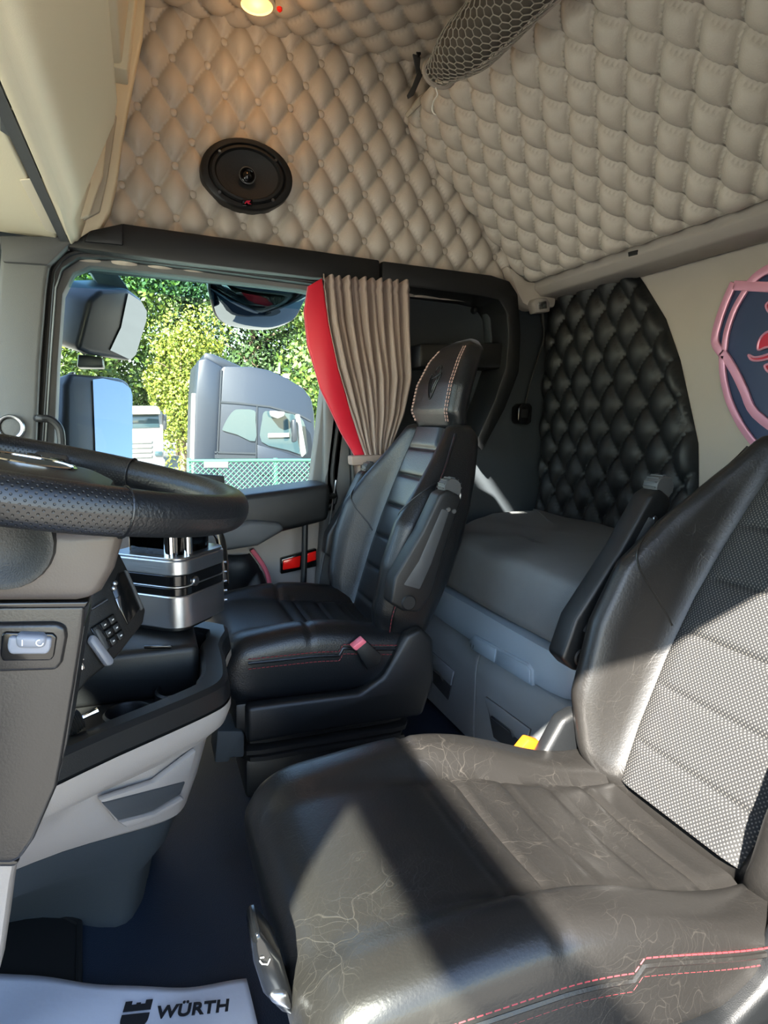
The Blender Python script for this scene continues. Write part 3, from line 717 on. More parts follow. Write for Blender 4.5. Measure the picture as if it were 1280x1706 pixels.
# ================================================================== UPPER BUNK
ub = thing('upper_bunk', 'upper bunk folded up with taupe quilted underside', 'bunk', (1.35, 1.2, 1.5))
UA = Vector((1.40, 2.16, 1.485)); UB = Vector((.865, 2.16, 1.985)); uv_ = (UB-UA); UL_ = uv_.length; uv_.normalize()
un = Vector((0, -1, 0)).cross(uv_); un = -un if un.z > 0 else un
def utrim(u): return UL_-.02
tuft('quilted_underside', UA+Vector((0, 0, 0)), (0, -1, 0), tuple(uv_), tuple(un), 1.90, UL_, .106, .138, .055, 'taupe_leather', ub, u0=.03, v0=.03, k=14, edge=.07)
prism('bunk_board', [UA+uv_*.01, UA+uv_*(UL_-.01), UB-un*.10, UA+uv_*.05-un*.12], (0, -1.90, 0), 'taupe_leather', ub, .01)
lr = prism('bunk_support_rail', [Vector((1.40, 2.16, 1.49)), Vector((1.39, 2.16, 1.455)), Vector((1.42, 2.16, 1.43)), Vector((1.52, 2.16, 1.425)), Vector((1.52, 2.16, 1.50))], (0, -1.90, 0), 'wall_cloth', ub, .006)
prism('rail_clip', PP([(1046, 420), (1062, 416), (1062, 424), (1047, 428)], x=1.39), (.02, 0, 0), 'black_plastic', ub, .002)
prism('hinge_latch', PP([(684, 180), (700, 158), (712, 150), (716, 160), (700, 176), (688, 186)], y=2.02), (0, .05, 0), 'beige_dark', ub, .004)
# stowed strap
st = thing('bunk_strap', 'dark folded strap hanging in the corner beside the net', 'strap', (.88, 2.1, 1.9))
prism('webbing', PP([(683, 52), (690, 50), (695, 80), (701, 96), (700, 112), (704, 128), (696, 130), (692, 108), (688, 88)], y=2.08), (0, .006, 0), 'dark_grey', st, .001)
prism('webbing', PP([(690, 60), (697, 62), (702, 90), (698, 96), (694, 86)], y=2.07), (0, .006, 0), 'black_plastic', st, .001)
prism('webbing', PP([(697, 118), (705, 124), (698, 140), (690, 158), (681, 164), (679, 158), (688, 142)], y=2.06), (0, .008, 0), 'dark_grey', st, .002)
prism('strap_flap', PP([(684, 42), (700, 40), (714, 48), (718, 54), (706, 64), (696, 66), (688, 58)], y=2.05), (0, .02, 0), 'taupe_leather', st, .006)
prism('strap_buckle', PP([(678, 48), (685, 44), (687, 58), (681, 66)], y=2.05), (0, .012, 0), 'satin_metal', st, .003)
# storage net
nn_ = thing('storage_net', 'taupe honeycomb storage net rolled along the upper bunk edge', 'net', (.8, 1.2, 1.95))
A0 = P(734, 120, y=1.60); R0 = .060
def nc(t): return Vector((A0.x+.07*t, A0.y-1.30*t, A0.z+.0*t))
def nr(t): return .032+.026*sstep(-.02, .12, t)
bm = bmesh.new(); a_h = .0125; vs = {}
ncol = int(1.30/(a_h*1.5))
def hv(x, y):
    k = (round(x*2e4), round((y % (2*math.pi))*2e3) % round(2*math.pi*2e3))
    if k not in vs:
        t = x/1.30; r = nr(t); c = nc(t)
        vs[k] = bm.verts.new(c+Vector((math.cos(y)*r*1.25, 0, math.sin(y)*r*.95))+Vector((0, 0, -.012*math.sin(x*9)*.5)))
    return vs[k]
nro = 18; dth = 2*math.pi/nro
for i in range(ncol):
    for j in range(nro):
        cx = .012+i*a_h*1.5; cy = (j+(.5 if i % 2 else 0))*dth
        try:
            bm.faces.new([hv(cx+a_h*ux, cy+dth*uy) for ux, uy in ((1, 0), (.5, .5), (-.5, .5), (-1, 0), (-.5, -.5), (.5, -.5))])
        except ValueError: pass
me = bpy.data.meshes.new('mesh'); bm.to_mesh(me); bm.free()
no = finish('netting', me, 'net', nn_, False); wm = no.modifiers.new('wire', 'WIREFRAME'); wm.thickness = .0030; wm.use_even_offset = False; no['kind'] = 'stuff'
rg = [[nc(t)+Vector((math.cos(a)*nr(t)*1.25*.86, 0, math.sin(a)*nr(t)*.95*.86)) for a in [k/24*2*math.pi for k in range(24)]] for t in (.012, .05, .1, .2, .4, .7, 1)]
loft('dark_net_core', rg, 'dark_taupe', nn_)  # dark core added so the net's interior reads shaded and its far side hides
hem = [nc(-.004)+Vector((math.cos(a)*.042, 0, math.sin(a)*.032)) for a in [k/24*2*math.pi for k in range(24)]]
tube('hem', hem, .007, 'hem', nn_, 8, True)
tube('hem_cord', [nc(t)+Vector((nr(t)*1.25*math.cos(-.6), 0, nr(t)*.95*math.sin(-.6))) for t in [k/40 for k in range(41)]], .004, 'hem', nn_, 6)
tube('loose_thread', crom(PP([(726, 146), (729, 158), (723, 168), (720, 180), (722, 188), (727, 191)], y=1.55), 6), .0016, 'thread', nn_, 5)

# ================================================================== SPEAKER
sk = thing('oval_speaker', 'black oval loudspeaker set into the quilted side wall', 'speaker', (.32, 2.12, 1.6))
sc_ = P(412, 293, y=2.13); kx, kz = .143, .106
def oval(name, prof, m_, par, c=sc_): return lathe(name, prof, c, (0, -1, 0), m_, par, 48, 1, kz/kx, False)
rim = oval('rim', [(kx*.80, -.01), (kx*.82, .012), (kx*.85, .016), (kx*.95, .016), (kx*.99, .012), (kx, .004), (kx, -.03), (kx*.8, -.03)], 'black_plastic', sk)
oval('surround', [(kx*.82, .010), (kx*.77, .019), (kx*.71, .020), (kx*.66, .010), (kx*.66, .0), (kx*.82, .0)], 'rubber', sk)
oval('cone', [(kx*.68, .012), (kx*.30, -.006), (kx*.12, -.014), (0, -.014)], 'speaker_cone', sk)
lathe('tweeter', [(.024, -.012), (.024, .004), (.020, .007), (.016, .003), (.010, .009), (0, .011)], sc_, (0, -1, 0), 'gloss_black', sk, 24)
lathe('tweeter_ring', [(.026, .002), (.026, .006), (.023, .007), (.023, .002)], sc_, (0, -1, 0), 'dark_grey', sk, 24, cap=False)
bd = prism('badge', PP([(404, 332), (421, 332), (421, 343), (404, 343)], y=2.105), (0, .01, 0), 'gloss_black', sk, .001)
prism('badge_mark', PP([(407, 339), (411, 334), (418, 334), (415, 338), (419, 340), (414, 340), (411, 337), (409, 340)], y=2.103), (0, .003, 0), 'crest_red', bd, 0)
for q in ((366, 252), (460, 267), (455, 333), (366, 320)): lathe('screw', [(0, .003), (.004, .003), (.005, 0), (.005, -.004)], P(*q, y=2.108), (0, -1, 0), 'satin_metal', rim, 10)

# ================================================================== OVERHEAD CONSOLE
oc = thing('overhead_console', 'beige overhead storage console above the windscreen', 'overhead console', (-.3, 1.2, 1.45))
def yex(name, prof, y0, y1, m_, par=oc, bev=.01, seg=3): return prism(name, [Vector((a, y0, b)) for a, b in prof], (0, y1-y0, 0), m_, par, bev, seg)
yex('body', [(-.9, 1.50), (-.40, 1.47), (-.215, 1.46), (-.16, 1.62), (-.08, 1.75), (-.04, 2.0), (-.03, 2.17), (-.9, 2.17)], .26, 2.12, 'beige_plastic')
yex('lower_panel', [(-.86, 1.485), (-.40, 1.455), (-.215, 1.445), (-.205, 1.49), (-.86, 1.52)], .26, 2.11, 'beige_plastic', bev=.006)
# cheek against the side lining
yex('end_cheek', [(-.16, 1.452), (-.115, 1.468), (-.075, 1.54), (-.055, 1.62), (-.035, 1.74), (.0, 1.90), (.03, 2.03), (.045, 2.17), (-.3, 2.17), (-.3, 1.47)], 2.09, 2.14, 'beige_plastic', bev=.008)
# padded shelf lip, cut off at a slant towards the door
def lipsec(y, k):
    pr = [(-.186, 1.445), (-.150, 1.440), (-.125, 1.452), (-.105, 1.49), (-.075, 1.56), (-.045, 1.63), (-.035, 1.66), (-.05, 1.70), (-.10, 1.72), (-.20, 1.70)]
    q = [(a if a < -.18 else -.186+(a+.186)*k, 1.445+(b-1.445)*(.25+.75*k) if k < 1 else b) for a, b in pr]
    return crom([(a, y, b) for a, b in q], 4, True)
loft('shelf_lip', [lipsec(y, k) for y, k in ((.26, 1), (1.0, 1), (1.55, 1), (1.66, 1), (1.74, .94), (1.90, .50), (1.98, .46), (2.09, .44))], 'beige_plastic', oc, ang=40)
yex('gap_seal', [(-.208, 1.437), (-.186, 1.437), (-.186, 1.47), (-.208, 1.47)], .26, 2.10, 'dark_grey', bev=0)
# upper locker door and small compartments behind the lip
ld = yex('locker_door', [(-.085, 1.80), (-.025, 1.80), (.025, 2.12), (-.03, 2.14)], .4, 1.86, 'beige_plastic', bev=.008)
prism('locker_handle', PP([(179, -2), (194, -2), (196, 22), (181, 22)], y=1.6), (.0, .02, 0), 'beige_dark', ld, .003)
yex('locker_edge', [(-.05, 1.79), (-.012, 1.79), (.038, 2.13), (-.004, 2.14)], 1.80, 1.88, 'beige_plastic', bev=.004)
yex('pocket_divider', [(-.17, 1.47), (-.125, 1.49), (-.085, 1.60), (-.07, 1.72), (-.10, 1.74), (-.15, 1.7)], 1.98, 2.00, 'beige_plastic', bev=.004)
yex('pocket_divider', [(-.16, 1.48), (-.10, 1.52), (-.075, 1.62), (-.045, 1.78), (-.10, 1.80), (-.15, 1.7)], 2.04, 2.055, 'beige_dark', bev=.004)
# openings in the underside
def under(name, pts, m_, dz=.004, par=oc): 
    q = [P(a, b, z=1.448) for a, b in pts]
    return prism(name, [p-Vector((0, 0, .0)) for p in q], (0, 0, dz), m_, par, 0)
def under_pl(name, pts, m_, off):
    # points on the sloping lower panel: plane through (-.86,1.485),( -.215,1.445)
    q = []
    for a, b in pts:
        d = CF*FPX+CR*(a-640)-CU*(b-853); k = (1.445-1.4551)/(.185)
        # z = 1.445 + (x+.215)*k2 ; k2 = -.054
        k2 = -.0541; t = (1.445-H+.215*k2)/(d.z-k2*d.x); q.append(CAM+d*t+Vector((0, 0, -off)))
    return prism(name, q, (0, 0, -.003), m_, oc, .001)
under_pl('tray_recess', [(33, 298), (80, 294), (115, 388), (102, 391), (76, 382), (70, 372)], 'beige_dark', .0)
under_pl('vent_opening', [(0, 192), (28, 192), (42, 228), (14, 224), (0, 215)], 'dark_grey', .0)
under_pl('vent_opening', [(0, 112), (15, 161), (0, 162)], 'dark_grey', .0)
under_pl('vent_bezel', [(0, 176), (40, 178), (38, 181), (0, 180)], 'beige_dark', .0)

# ceiling lamp
lm = thing('ceiling_lamp', 'round amber ceiling lamp in the quilted roof lining', 'lamp', (.35, 1.9, 2.1))
lc = P(428, -2, z=2.085)
lathe('bezel', [(.050, 0), (.050, .012), (.043, .018), (.040, .010)], lc, (0, 0, -1), 'beige_dark', lm, 28, cap=False)
lathe('lens', [(.041, .0), (.040, .012), (.028, .020), (0, .023)], lc, (0, 0, -1), 'lamp_glow', lm, 28)
ll = bpy.data.lights.new('lamp_light', 'POINT'); ll.energy = .22; ll.color = (1, .62, .30); ll.shadow_soft_size = .03
lo = bpy.data.objects.new('lamp_light', ll); COL.objects.link(lo); lo.location = lc-Vector((0, 0, .055)); adopt(lo, lm)
rl = thing('indicator_light', 'tiny red indicator light in the quilted roof lining', 'lamp', (.45, 1.85, 2.1))
lathe('lens', [(.008, 0), (.008, .006), (.004, .010), (0, .011)], P(466, 13, z=2.105), (0, 0, -1), 'reflector', rl, 12)

# ================================================================== CURTAIN
cu = thing('window_curtain', 'taupe pleated curtain with red border tied back at the passenger window', 'curtain', (.75, 2.05, .9))
TL, TR = (537, 462), (680, 470); 
def cur(u, v):
    # outline in photo pixels, drawn in at the tie
    lx = interp(v, [0, .1, .25, .5, .75, .95, 1], [536, 540, 545, 560, 583, 603, 609]); rx = interp(v, [0, .2, .55, .75, .9, 1], [680, 682, 684, 672, 655, 647])
    ty = 462+10*u; by = 763
    k = .5+.5*math.cos(u*2*math.pi*10.5+.6*math.sin(v*5))
    p = P(lx+(rx-lx)*u, ty+(by-ty)*v-(4*k if v < .05 else 0), y=2.03)
    amp = interp(v, [0, .06, .5, 1], [.020, .018, .030, .016])
    p.y += -amp*k+.008*math.sin(u*37+v*3)
    if v < .10: p.y += .006*math.sin(v*120)
    return p
c1 = grid('pleated_cloth', cur, 170, 50, 'curtain', cu, ang=180)
def red(u, v):
    lx = interp(v, [0, .15, .35, .6, .85, 1], [512, 506, 512, 532, 566, 592]); rx = interp(v, [0, .1, .25, .5, .75, 1], [536, 540, 546, 562, 585, 608])
    p = P(lx+(rx-lx)*u, interp(v, [0, 1], [478-14*u, 762]), y=2.035); p.y += -.012+.020*(u-.5)**2+.006*math.sin(v*7+u*2); return p
r1 = grid('red_border', red, 10, 40, 'red_vinyl', cu, ang=180)
tube('border_piping', crom([red(0, t/20)+Vector((0, -.002, 0)) for t in range(21)], 2), .0018, 'pink_piping', cu, 5)
def tail(u, v):
    lx = interp(v, [0, .4, 1], [587, 590, 588]); rx = interp(v, [0, .4, 1], [645, 636, 640])
    k = .5+.5*math.cos(u*2*math.pi*5); p = P(lx+(rx-lx)*u, 763+90*v, y=2.03); p.y += -.012*k; return p
grid('curtain_tail', tail, 50, 14, 'curtain', cu, ang=180)
prism('tie_band', PP([(586, 760), (646, 757), (646, 772), (587, 776)], y=1.995), (0, .05, 0), 'curtain', cu, .006)
for o_ in (c1, r1):
    sm = o_.modifiers.new('thick', 'SOLIDIFY'); sm.thickness = .0025

# ================================================================== DASHBOARD AND CENTRE CONSOLE
da = thing('dashboard', 'dark dashboard under the windscreen behind the steering wheel', 'dashboard', (-.6, 1.2, .3))
prism('dash_top', [Vector((a, .30, b)) for a, b in ((-.89, .52), (-.42, .50), (-.37, .52), (-.36, .62), (-.40, .70), (-.50, .735), (-.89, .75))], (0, 1.80, 0), 'black_plastic', da, .02, 3)
prism('dash_lower', [Vector((a, .30, b)) for a, b in ((-.89, .02), (-.60, .02), (-.56, .36), (-.56, .52), (-.89, .52))], (0, 1.80, 0), 'charcoal', da, .02, 2)
co = thing('centre_console', 'grey and black centre console with cup tray between the seats', 'console', (-.05, 1.25, 0))
def outline(cx, cy, g=0, sl=0):
    pts = [(-.345, .99+g*.5+sl), (-.335, .93+g*.7+sl), (-.245+(cx-.13)*.5, .855+g+(cy-1.10)+sl), (-.06+(cx-.13), .975+g+(cy-1.10)+sl*.55), (cx-.055-g*.3, cy-.035+g*.9), (cx-.012-g, cy+.010+g*.6), (cx-g, cy+.075), (cx+.004-g, 1.30), (cx+.0-g, 1.46-g), (-.28, 1.50-g), (-.345, 1.48-g)]
    return crom([(a, b, 0) for a, b in pts], 4, True)
def lay(cx, cy, z, g=0, sl=0, zr=0): return [p+Vector((0, 0, z+zr*max(0, min(1, (cx-.03-p.x)/.34))*(1 if p.y < 1.25 else .5))) for p in outline(cx, cy, g, sl)]
loft('base', [lay(-.03, 1.20, 0, 0, .28), lay(-.01, 1.19, .10, 0, .17, .03), lay(.02, 1.165, .15, 0, .08, .06), lay(.04, 1.15, .215, 0, 0, .11), lay(.035, 1.155, .222, 0, 0, .11)], 'charcoal', co, ang=30)
loft('side_panel', [lay(.045, 1.145, .220, 0, 0, .11), lay(.055, 1.138, .228, 0, 0, .11), lay(.075, 1.128, .29, 0, 0, .07), lay(.095, 1.122, .365, 0, 0, .01), lay(.108, 1.112, .383), lay(.126, 1.103, .400), lay(.135, 1.10, .425), lay(.135, 1.10, .440)], 'console_grey', co, cap=False, ang=30)
loft('tray_rim', [lay(.130, 1.103, .437), lay(.134, 1.100, .445), lay(.130, 1.102, .475), lay(.122, 1.106, .483), lay(.122, 1.106, .483, .030), lay(.120, 1.108, .476, .036), lay(.118, 1.108, .405, .040), lay(.118, 1.108, .400, .050)], 'black_plastic', co, cap=False, ang=30)
raw('tray_floor', lay(.118, 1.108, .402, .045), [tuple(range(44))], 'rubber', co)
# lower drawer pocket in the side panel
def csurf(px, py, off=0):
    """point on the console's slanted near side"""
    A = Vector((.115, 1.105, .42)); nn = Vector((.50, -.72, -.30)).normalized()
    d = CF*FPX+CR*(px-640)-CU*(py-853); t = (A-CAM).dot(nn)/d.dot(nn); return CAM+d*t+nn*off
dn = Vector((.50, -.72, -.30)).normalized()
def cs(name, pts, m_, off, th, bev=.004, par=co): return prism(name, [csurf(a, b, off) for a, b in pts], -dn*th, m_, par, bev)
dr = cs('drawer_pocket', [(163, 1330), (255, 1300), (325, 1247), (310, 1300), (296, 1323), (250, 1350), (205, 1367), (190, 1365)], 'console_grey', .006, .012)
cs('pocket_opening', [(166, 1333), (304, 1298), (296, 1318), (250, 1345), (205, 1362), (191, 1360)], 'dark_grey', .009, .006, .002, dr)
cs('pocket_lip', [(190, 1361), (250, 1346), (296, 1320), (300, 1324), (252, 1354), (204, 1370)], 'console_grey', .016, .012, .004, dr)
# raised shelf behind the tray and cup wells
box('rear_shelf', -.33, .085, 1.25, 1.455, .40, .505, 'black_plastic', co, .015, 3)
prism('shelf_slot', PP([(240, 1077), (280, 1076), (288, 1078), (284, 1081), (240, 1081)], y=1.245), (0, .01, 0), 'gloss_black', co, .001)
for (a, b, r) in ((215, 1205, .043), (300, 1165, .046)):
    c = P(a, b, z=.405); w = lathe('cup_well', [(r, 0), (r, .020), (r-.004, .024), (r-.007, .020), (r-.007, -.02), (0, -.02)], (c.x, max(c.y, 1.12), .405), (0, 0, 1), 'black_plastic', co, 28)
    box('cup_spring', c.x+r-.016, c.x+r-.008, max(c.y, 1.12)-.006, max(c.y, 1.12)+.006, .41, .425, 'satin_metal', w, .001)
# switch panel turned to the driver
A_s = P(170, 1060, y=1.13); n_s_ = Vector((.45, -.84, .30)).normalized()
def ss(px, py, off=0):
    d = CF*FPX+CR*(px-640)-CU*(py-853); t = (A_s-CAM).dot(n_s_)/d.dot(n_s_); return CAM+d*t+n_s_*off
def sw(name, pts, m_, off, th, par, bev=.002): return prism(name, [ss(a, b, off) for a, b in pts], -n_s_*th, m_, par, bev)
sp2 = sw('switch_panel', [(90, 930), (200, 920), (222, 965), (244, 1016), (240, 1038), (196, 1094), (150, 1132), (80, 1215), (80, 1000)], 'black_plastic', 0, .06, co, .006)
sw('storage_slot', [(196, 955), (206, 952), (234, 1012), (212, 1042), (196, 1010), (186, 985)], 'gloss_black', .003, .01, sp2)
sw('slot_trim', [(206, 950), (212, 952), (238, 1012), (234, 1018)], 'dark_grey', .006, .012, sp2)
sw('card', [(190, 998), (198, 993), (200, 1010), (198, 1018)], 'satin_metal', .006, .004, sp2, .001)
kpd = sw('keypad', [(149, 1047), (188, 1022), (208, 1061), (172, 1088)], 'gloss_black', .004, .008, sp2)
for i in range(3):
    for j in range(3):
        def bl(u, v): return ((149+39*u)*(1-v)+(172+36*u)*v, (1047-25*u)*(1-v)+(1088-27*u)*v)
        q = [bl((i+a)/3, (j+b)/3) for a, b in ((.1, .1), (.9, .1), (.9, .9), (.1, .9))]
        sw('key', q, 'black_plastic', .008, .006, kpd, .0012)
        c = bl((i+.5)/3, (j+.45)/3); sw('key_mark', [(c[0]-1.6, c[1]+1), (c[0]+1.4, c[1]-1), (c[0]+1.8, c[1]+1), (c[0]-1.2, c[1]+3)], 'white_ink', .0088, .002, kpd, 0)
tube('display_edge', [ss(*q, .008) for q in ((150, 1016), (176, 1000))], .002, 'satin_metal', sp2, 6)
for q in (190, 972), (188, 980): lathe('toggle', [(0, .006), (.004, .005), (.005, 0)], ss(*q, .002), n_s_, 'satin_metal', sp2, 10)
sw('grey_lever', [(141, 1070), (146, 1058), (153, 1061), (182, 1100), (180, 1108), (170, 1111)], 'rocker', .022, .016, sp2, .004)
sw('round_selector', [(152, 1050), (160, 1046), (172, 1062), (178, 1080), (172, 1088), (162, 1070)], 'dark_grey', .012, .014, sp2, .004)
sw('ignition_key', [(129, 1098), (135, 1094), (136, 1100), (132, 1102), (137, 1114), (131, 1118), (127, 1106)], 'chrome', .014, .008, sp2, .002)
# parking lever with rubber boot
lv = thing('tray_lever', 'chrome lever on a ribbed rubber boot in the console tray', 'lever', P(118, 1210, z=.41))
a, b = P(106, 1212, y=.99), P(136, 1196, y=1.0)
tube('boot', [a.lerp(b, k/16) for k in range(17)], [.018-.006*k/16+(.003 if k % 2 else 0) for k in range(17)], 'rubber', lv, 14)
tube('stick', [b, b.lerp(P(160, 1184, y=1.01), .6), P(162, 1183, y=1.01)], [.004, .0045, .006], 'chrome', lv, 10)

# beverage machine
cm_c = P(287, 1030, z=.5095)
bv = thing('beverage_machine', 'brushed aluminium and black drink machine on the centre console', 'drink machine', cm_c)
rotm = Matrix.Rotation(math.radians(-40), 3, 'Z')
def slab(name, z0, z1, w, r, m_, par=bv, bev=.002):
    rr = rring(w, w*.96, r, 56)
    def lv_(s, z): return [cm_c+rotm @ Vector((a*s, b*s, z)) for a, b in rr]
    return loft(name, [lv_(.985, z0), lv_(1, z0+bev), lv_(1, z1-bev), lv_(.985, z1)], m_, par, ang=30)
slab('foot', -.004, .012, .072, .03, 'black_plastic')
slab('lower_band', .010, .078, .092, .034, 'brushed')
slab('black_band', .078, .096, .0905, .033, 'gloss_black')
slab('silver_line', .096, .0985, .0915, .034, 'brushed')
slab('black_band', .0985, .122, .0905, .033, 'gloss_black')
slab('upper_band', .122, .152, .092, .034, 'brushed')
tp = slab('top_plate', .152, .158, .090, .034, 'satin_metal')
slab('tank', .158, .235, .068, .03, 'smoke_glass')
slab('tank_core', .158, .23, .040, .02, 'black_plastic')
for dx, dy, r in ((.045, -.055, .014), (.072, -.035, .010)):
    c = cm_c+rotm @ Vector((dx, dy, 0)); tube('steel_pipe', [c+Vector((0, 0, z)) for z in (.156, .2, .24)], r, 'chrome', bv, 16)
slab('lid', .235, .255, .074, .03, 'gloss_black')
bc = P(318, 973, y=cm_c.y-.085); fn_ = rotm @ Vector((.0, -1, 0))
lathe('badge', [(.010, -.02), (.010, .004), (.008, .006), (0, .006)], cm_c+rotm @ Vector((.0905, -.040, .104)), rotm @ Vector((1, 0, 0)), 'satin_metal', bv, 20)
for k in range(5): lathe('side_screw', [(.003, -.004), (.003, .002), (0, .003)], cm_c+rotm @ Vector((.085, .083, .03+.022*k)), rotm @ Vector((.7, .7, 0)), 'satin_metal', bv, 8)
hb = thing('cup_bracket', 'black curved bracket standing behind the drink machine', 'bracket', P(368, 960, y=1.5))
strip('arm', crom(PP([(352, 880), (362, 888), (368, 905), (371, 930), (373, 975)], y=1.5), 5), .022, (0, -1, 0), .016, 'gloss_black', hb, .003)
tb = thing('phone_holder', 'flat black holder bar on the dashboard top by the window', 'holder', P(345, 805, y=1.75))
prism('bar', PP([(300, 790), (318, 789), (374, 793), (375, 806), (352, 808), (300, 806)], y=1.75), (0, .02, 0), 'black_plastic', tb, .003)
prism('stem', PP([(305, 800), (325, 800), (325, 870), (305, 870)], y=1.755), (0, .015, 0), 'black_plastic', tb, .003)

# ================================================================== STEERING WHEEL AND COLUMN
TW = math.radians(11.5); RW = .214; WC = Vector((-.118, .745, .892)); wa = Vector((math.sin(TW), 0, math.cos(TW)))
we = Vector((math.cos(TW), 0, -math.sin(TW))); wy = Vector((0, 1, 0))
sw_ = thing('steering_wheel', 'black leather steering wheel with perforated grip at the driver place', 'steering wheel', WC)
def wp_(a, r, h=0): return WC+we*(math.cos(a)*r)+wy*(math.sin(a)*r)+wa*h
def rimseg(name, a0, a1, r, m_):
    n = max(8, int(abs(a1-a0)/.07)); k = 20
    def fn(u, v):
        a = a0+(a1-a0)*u; b = 2*math.pi*v; return wp_(a, RW+math.cos(b)*r*.92, math.sin(b)*r*1.12)
    return grid(name, fn, n, k, m_, sw_, uv=lambda u, v: ((a1-a0)*u*RW, v*2*math.pi*r))
D = math.radians
rimseg('rim', D(-62), D(62), .0180, 'black_leather'); rimseg('rim', D(118), D(242), .0180, 'black_leather')
rimseg('grip', D(-122), D(-62), .0188, 'wheel_perf'); rimseg('grip', D(62), D(118), .0188, 'wheel_perf')
for a in (-62, 62, 118, 242): tube('grip_seam', [wp_(D(a), RW+math.cos(b)*.0191*.92, math.sin(b)*.0191*1.12) for b in [k/20*2*math.pi for k in range(20)]], .0012, 'black_leather', sw_, 5, True)
hub = loft('hub', [[WC+we*(a*s)+wy*(b*s)+wa*h for a, b in rring(.088, .105, .05, 48)] for s, h in ((.8, -.06), (1, -.045), (1, -.012), (.93, .0), (.7, .008), (.3, .012))], 'black_plastic', sw_)
for a in (0, 90, 180, 270):
    pts = [wp_(D(a), r_, h)+(-we*math.sin(D(a))+wy*math.cos(D(a)))*w for r_, h, w in ((.07, -.02, -.034), (.15, -.016, -.026), (RW-.005, -.006, -.018), (RW-.005, -.006, .018), (.15, -.016, .026), (.07, -.02, .034))]
    sk_ = prism('spoke', pts, wa*.016, 'dark_grey' if a in (90, 270) else 'black_plastic', sw_, .004)
    if a in (90, 270):
        for k in range(2):
            for j in (-1, 1):
                c = wp_(D(a), .105+.028*k, .006)+we*(.013*j); lathe('wheel_button', [(.010, -.010), (.010, 0), (.008, .0025), (0, .003)], c, wa, 'gloss_black', sk_, 14)
tube('chrome_ring', [WC+we*(.045*math.cos(t*.3927))+wy*(.045*math.sin(t*.3927))+wa*.011 for t in range(16)], .0025, 'chrome', sw_, 6, True)
sc2 = thing('steering_column', 'brown-grey steering column cover with rocker switch below the wheel', 'steering column', (-.35, .75, .2))
def sec_col(pts, y0, y1, m_, name, bev=.02, par=sc2, seg=4): return prism(name, PP(pts, y=y0), (0, y1-y0, 0), m_, par, bev, seg)
sec_col([(-150, 870), (120, 880), (205, 876), (203, 905), (190, 950), (168, 988), (148, 1004), (-150, 1006)], .63, .86, 'column_brown', 'upper_shroud', .016)
lathe('lock_barrel', [(.0, .004), (.025, .004), (.034, .010), (.040, .010), (.042, .0), (.042, -.02)], P(8, 905, y=.632), (0, -1, 0), 'black_plastic', sc2, 24)
sec_col([(-150, 1010), (142, 1008), (139, 1045), (124, 1140), (104, 1260), (94, 1312), (56, 1400), (34, 1432), (18, 1440), (-150, 1440)], .655, .80, 'column_dark', 'lower_shroud', .022)
sec_col([(-150, 1004), (150, 1001), (143, 1014), (-150, 1016)], .65, .82, 'gloss_black', 'shroud_gap', .003)
sec_col([(130, 1040), (142, 1042), (112, 1240), (98, 1290), (92, 1290)], .66, .74, 'black_plastic', 'shroud_edge', .006)
bz = sec_col([(-30, 1040), (95, 1038), (110, 1046), (112, 1062), (104, 1104), (94, 1118), (-30, 1122)], .648, .68, 'column_dark', 'switch_bezel', .008)
sec_col([(2, 1058), (8, 1053), (88, 1055), (95, 1062), (90, 1094), (84, 1101), (4, 1102), (0, 1092)], .6455, .66, 'gloss_black', 'switch_frame', .004, bz)
sec_col([(14, 1061), (86, 1063), (84, 1082), (78, 1091), (16, 1091), (11, 1080)], .640, .66, 'rocker', 'rocker_switch', .006, bz)
sec_col([(24, 1058), (78, 1060), (75, 1082), (26, 1082)], .636, .66, 'rocker', 'rocker_cap', .005, bz)
tube('rocker_symbol', [P(66+6*math.cos(k*.6), 1071+5*math.sin(k*.6), y=.6355) for k in range(9)], .0006, 'white_ink', bz, 5)
tube('rocker_symbol', PP([(37, 1066), (37, 1076)], y=.6355), .0006, 'white_ink', bz, 5)
kp_ = thing('knee_panel', 'pale grey knee panel edge at the left below the column', 'panel', P(0, 1600, y=.72))
prism('panel', PP([(-120, 1436), (25, 1438), (18, 1470), (6, 1560), (-6, 1640), (-120, 1700)], y=.74), (0, .05, 0), 'console_grey', kp_, .008)
prism('panel_lip', PP([(-120, 1425), (10, 1432), (34, 1436), (24, 1446), (-120, 1446)], y=.735), (0, .05, 0), 'column_dark', kp_, .004)

# ================================================================== FLOOR THINGS
fm = thing('floor_mat', 'dark blue-black rubber mat in the driver footwell', 'mat', (-.2, 1.0, 0))
prism('mat_sheet', [P(a, b, z=.002) for a, b in ((-150, 1470), (15, 1478), (132, 1536), (132, 1640), (112, 1760), (-150, 1760))], (0, 0, .010), 'rubber', fm, .003)
tube('mat_edge', [P(a, b, z=.012) for a, b in ((-60, 1472), (15, 1480), (132, 1538), (131, 1640), (112, 1760))], .006, 'rubber', fm, 8)
pm = thing('paper_mat', 'white paper floor mat printed with dark lettering on the cab floor', 'paper mat', (.0, .9, .012))
PC = [P(-120, 1632, z=.016), P(412, 1642, z=.016), Vector((.16, .30, .016)), Vector((-.55, .30, .016))]
def pmf(u, v):
    a = PC[0].lerp(PC[1], u); b = PC[3].lerp(PC[2], u); p = a.lerp(b, v)
    p.y += .012*math.sin(u*7)*(1-v); p.z += .0035*(1+math.sin(u*17+v*9)*math.cos(v*14-u*4)); return p
po = grid('sheet', pmf, 60, 60, 'paper', pm, ang=180); po.modifiers.new('thick', 'SOLIDIFY').thickness = .0006
ta, tb_ = P(258, 1697, z=.022), P(380, 1684, z=.022)
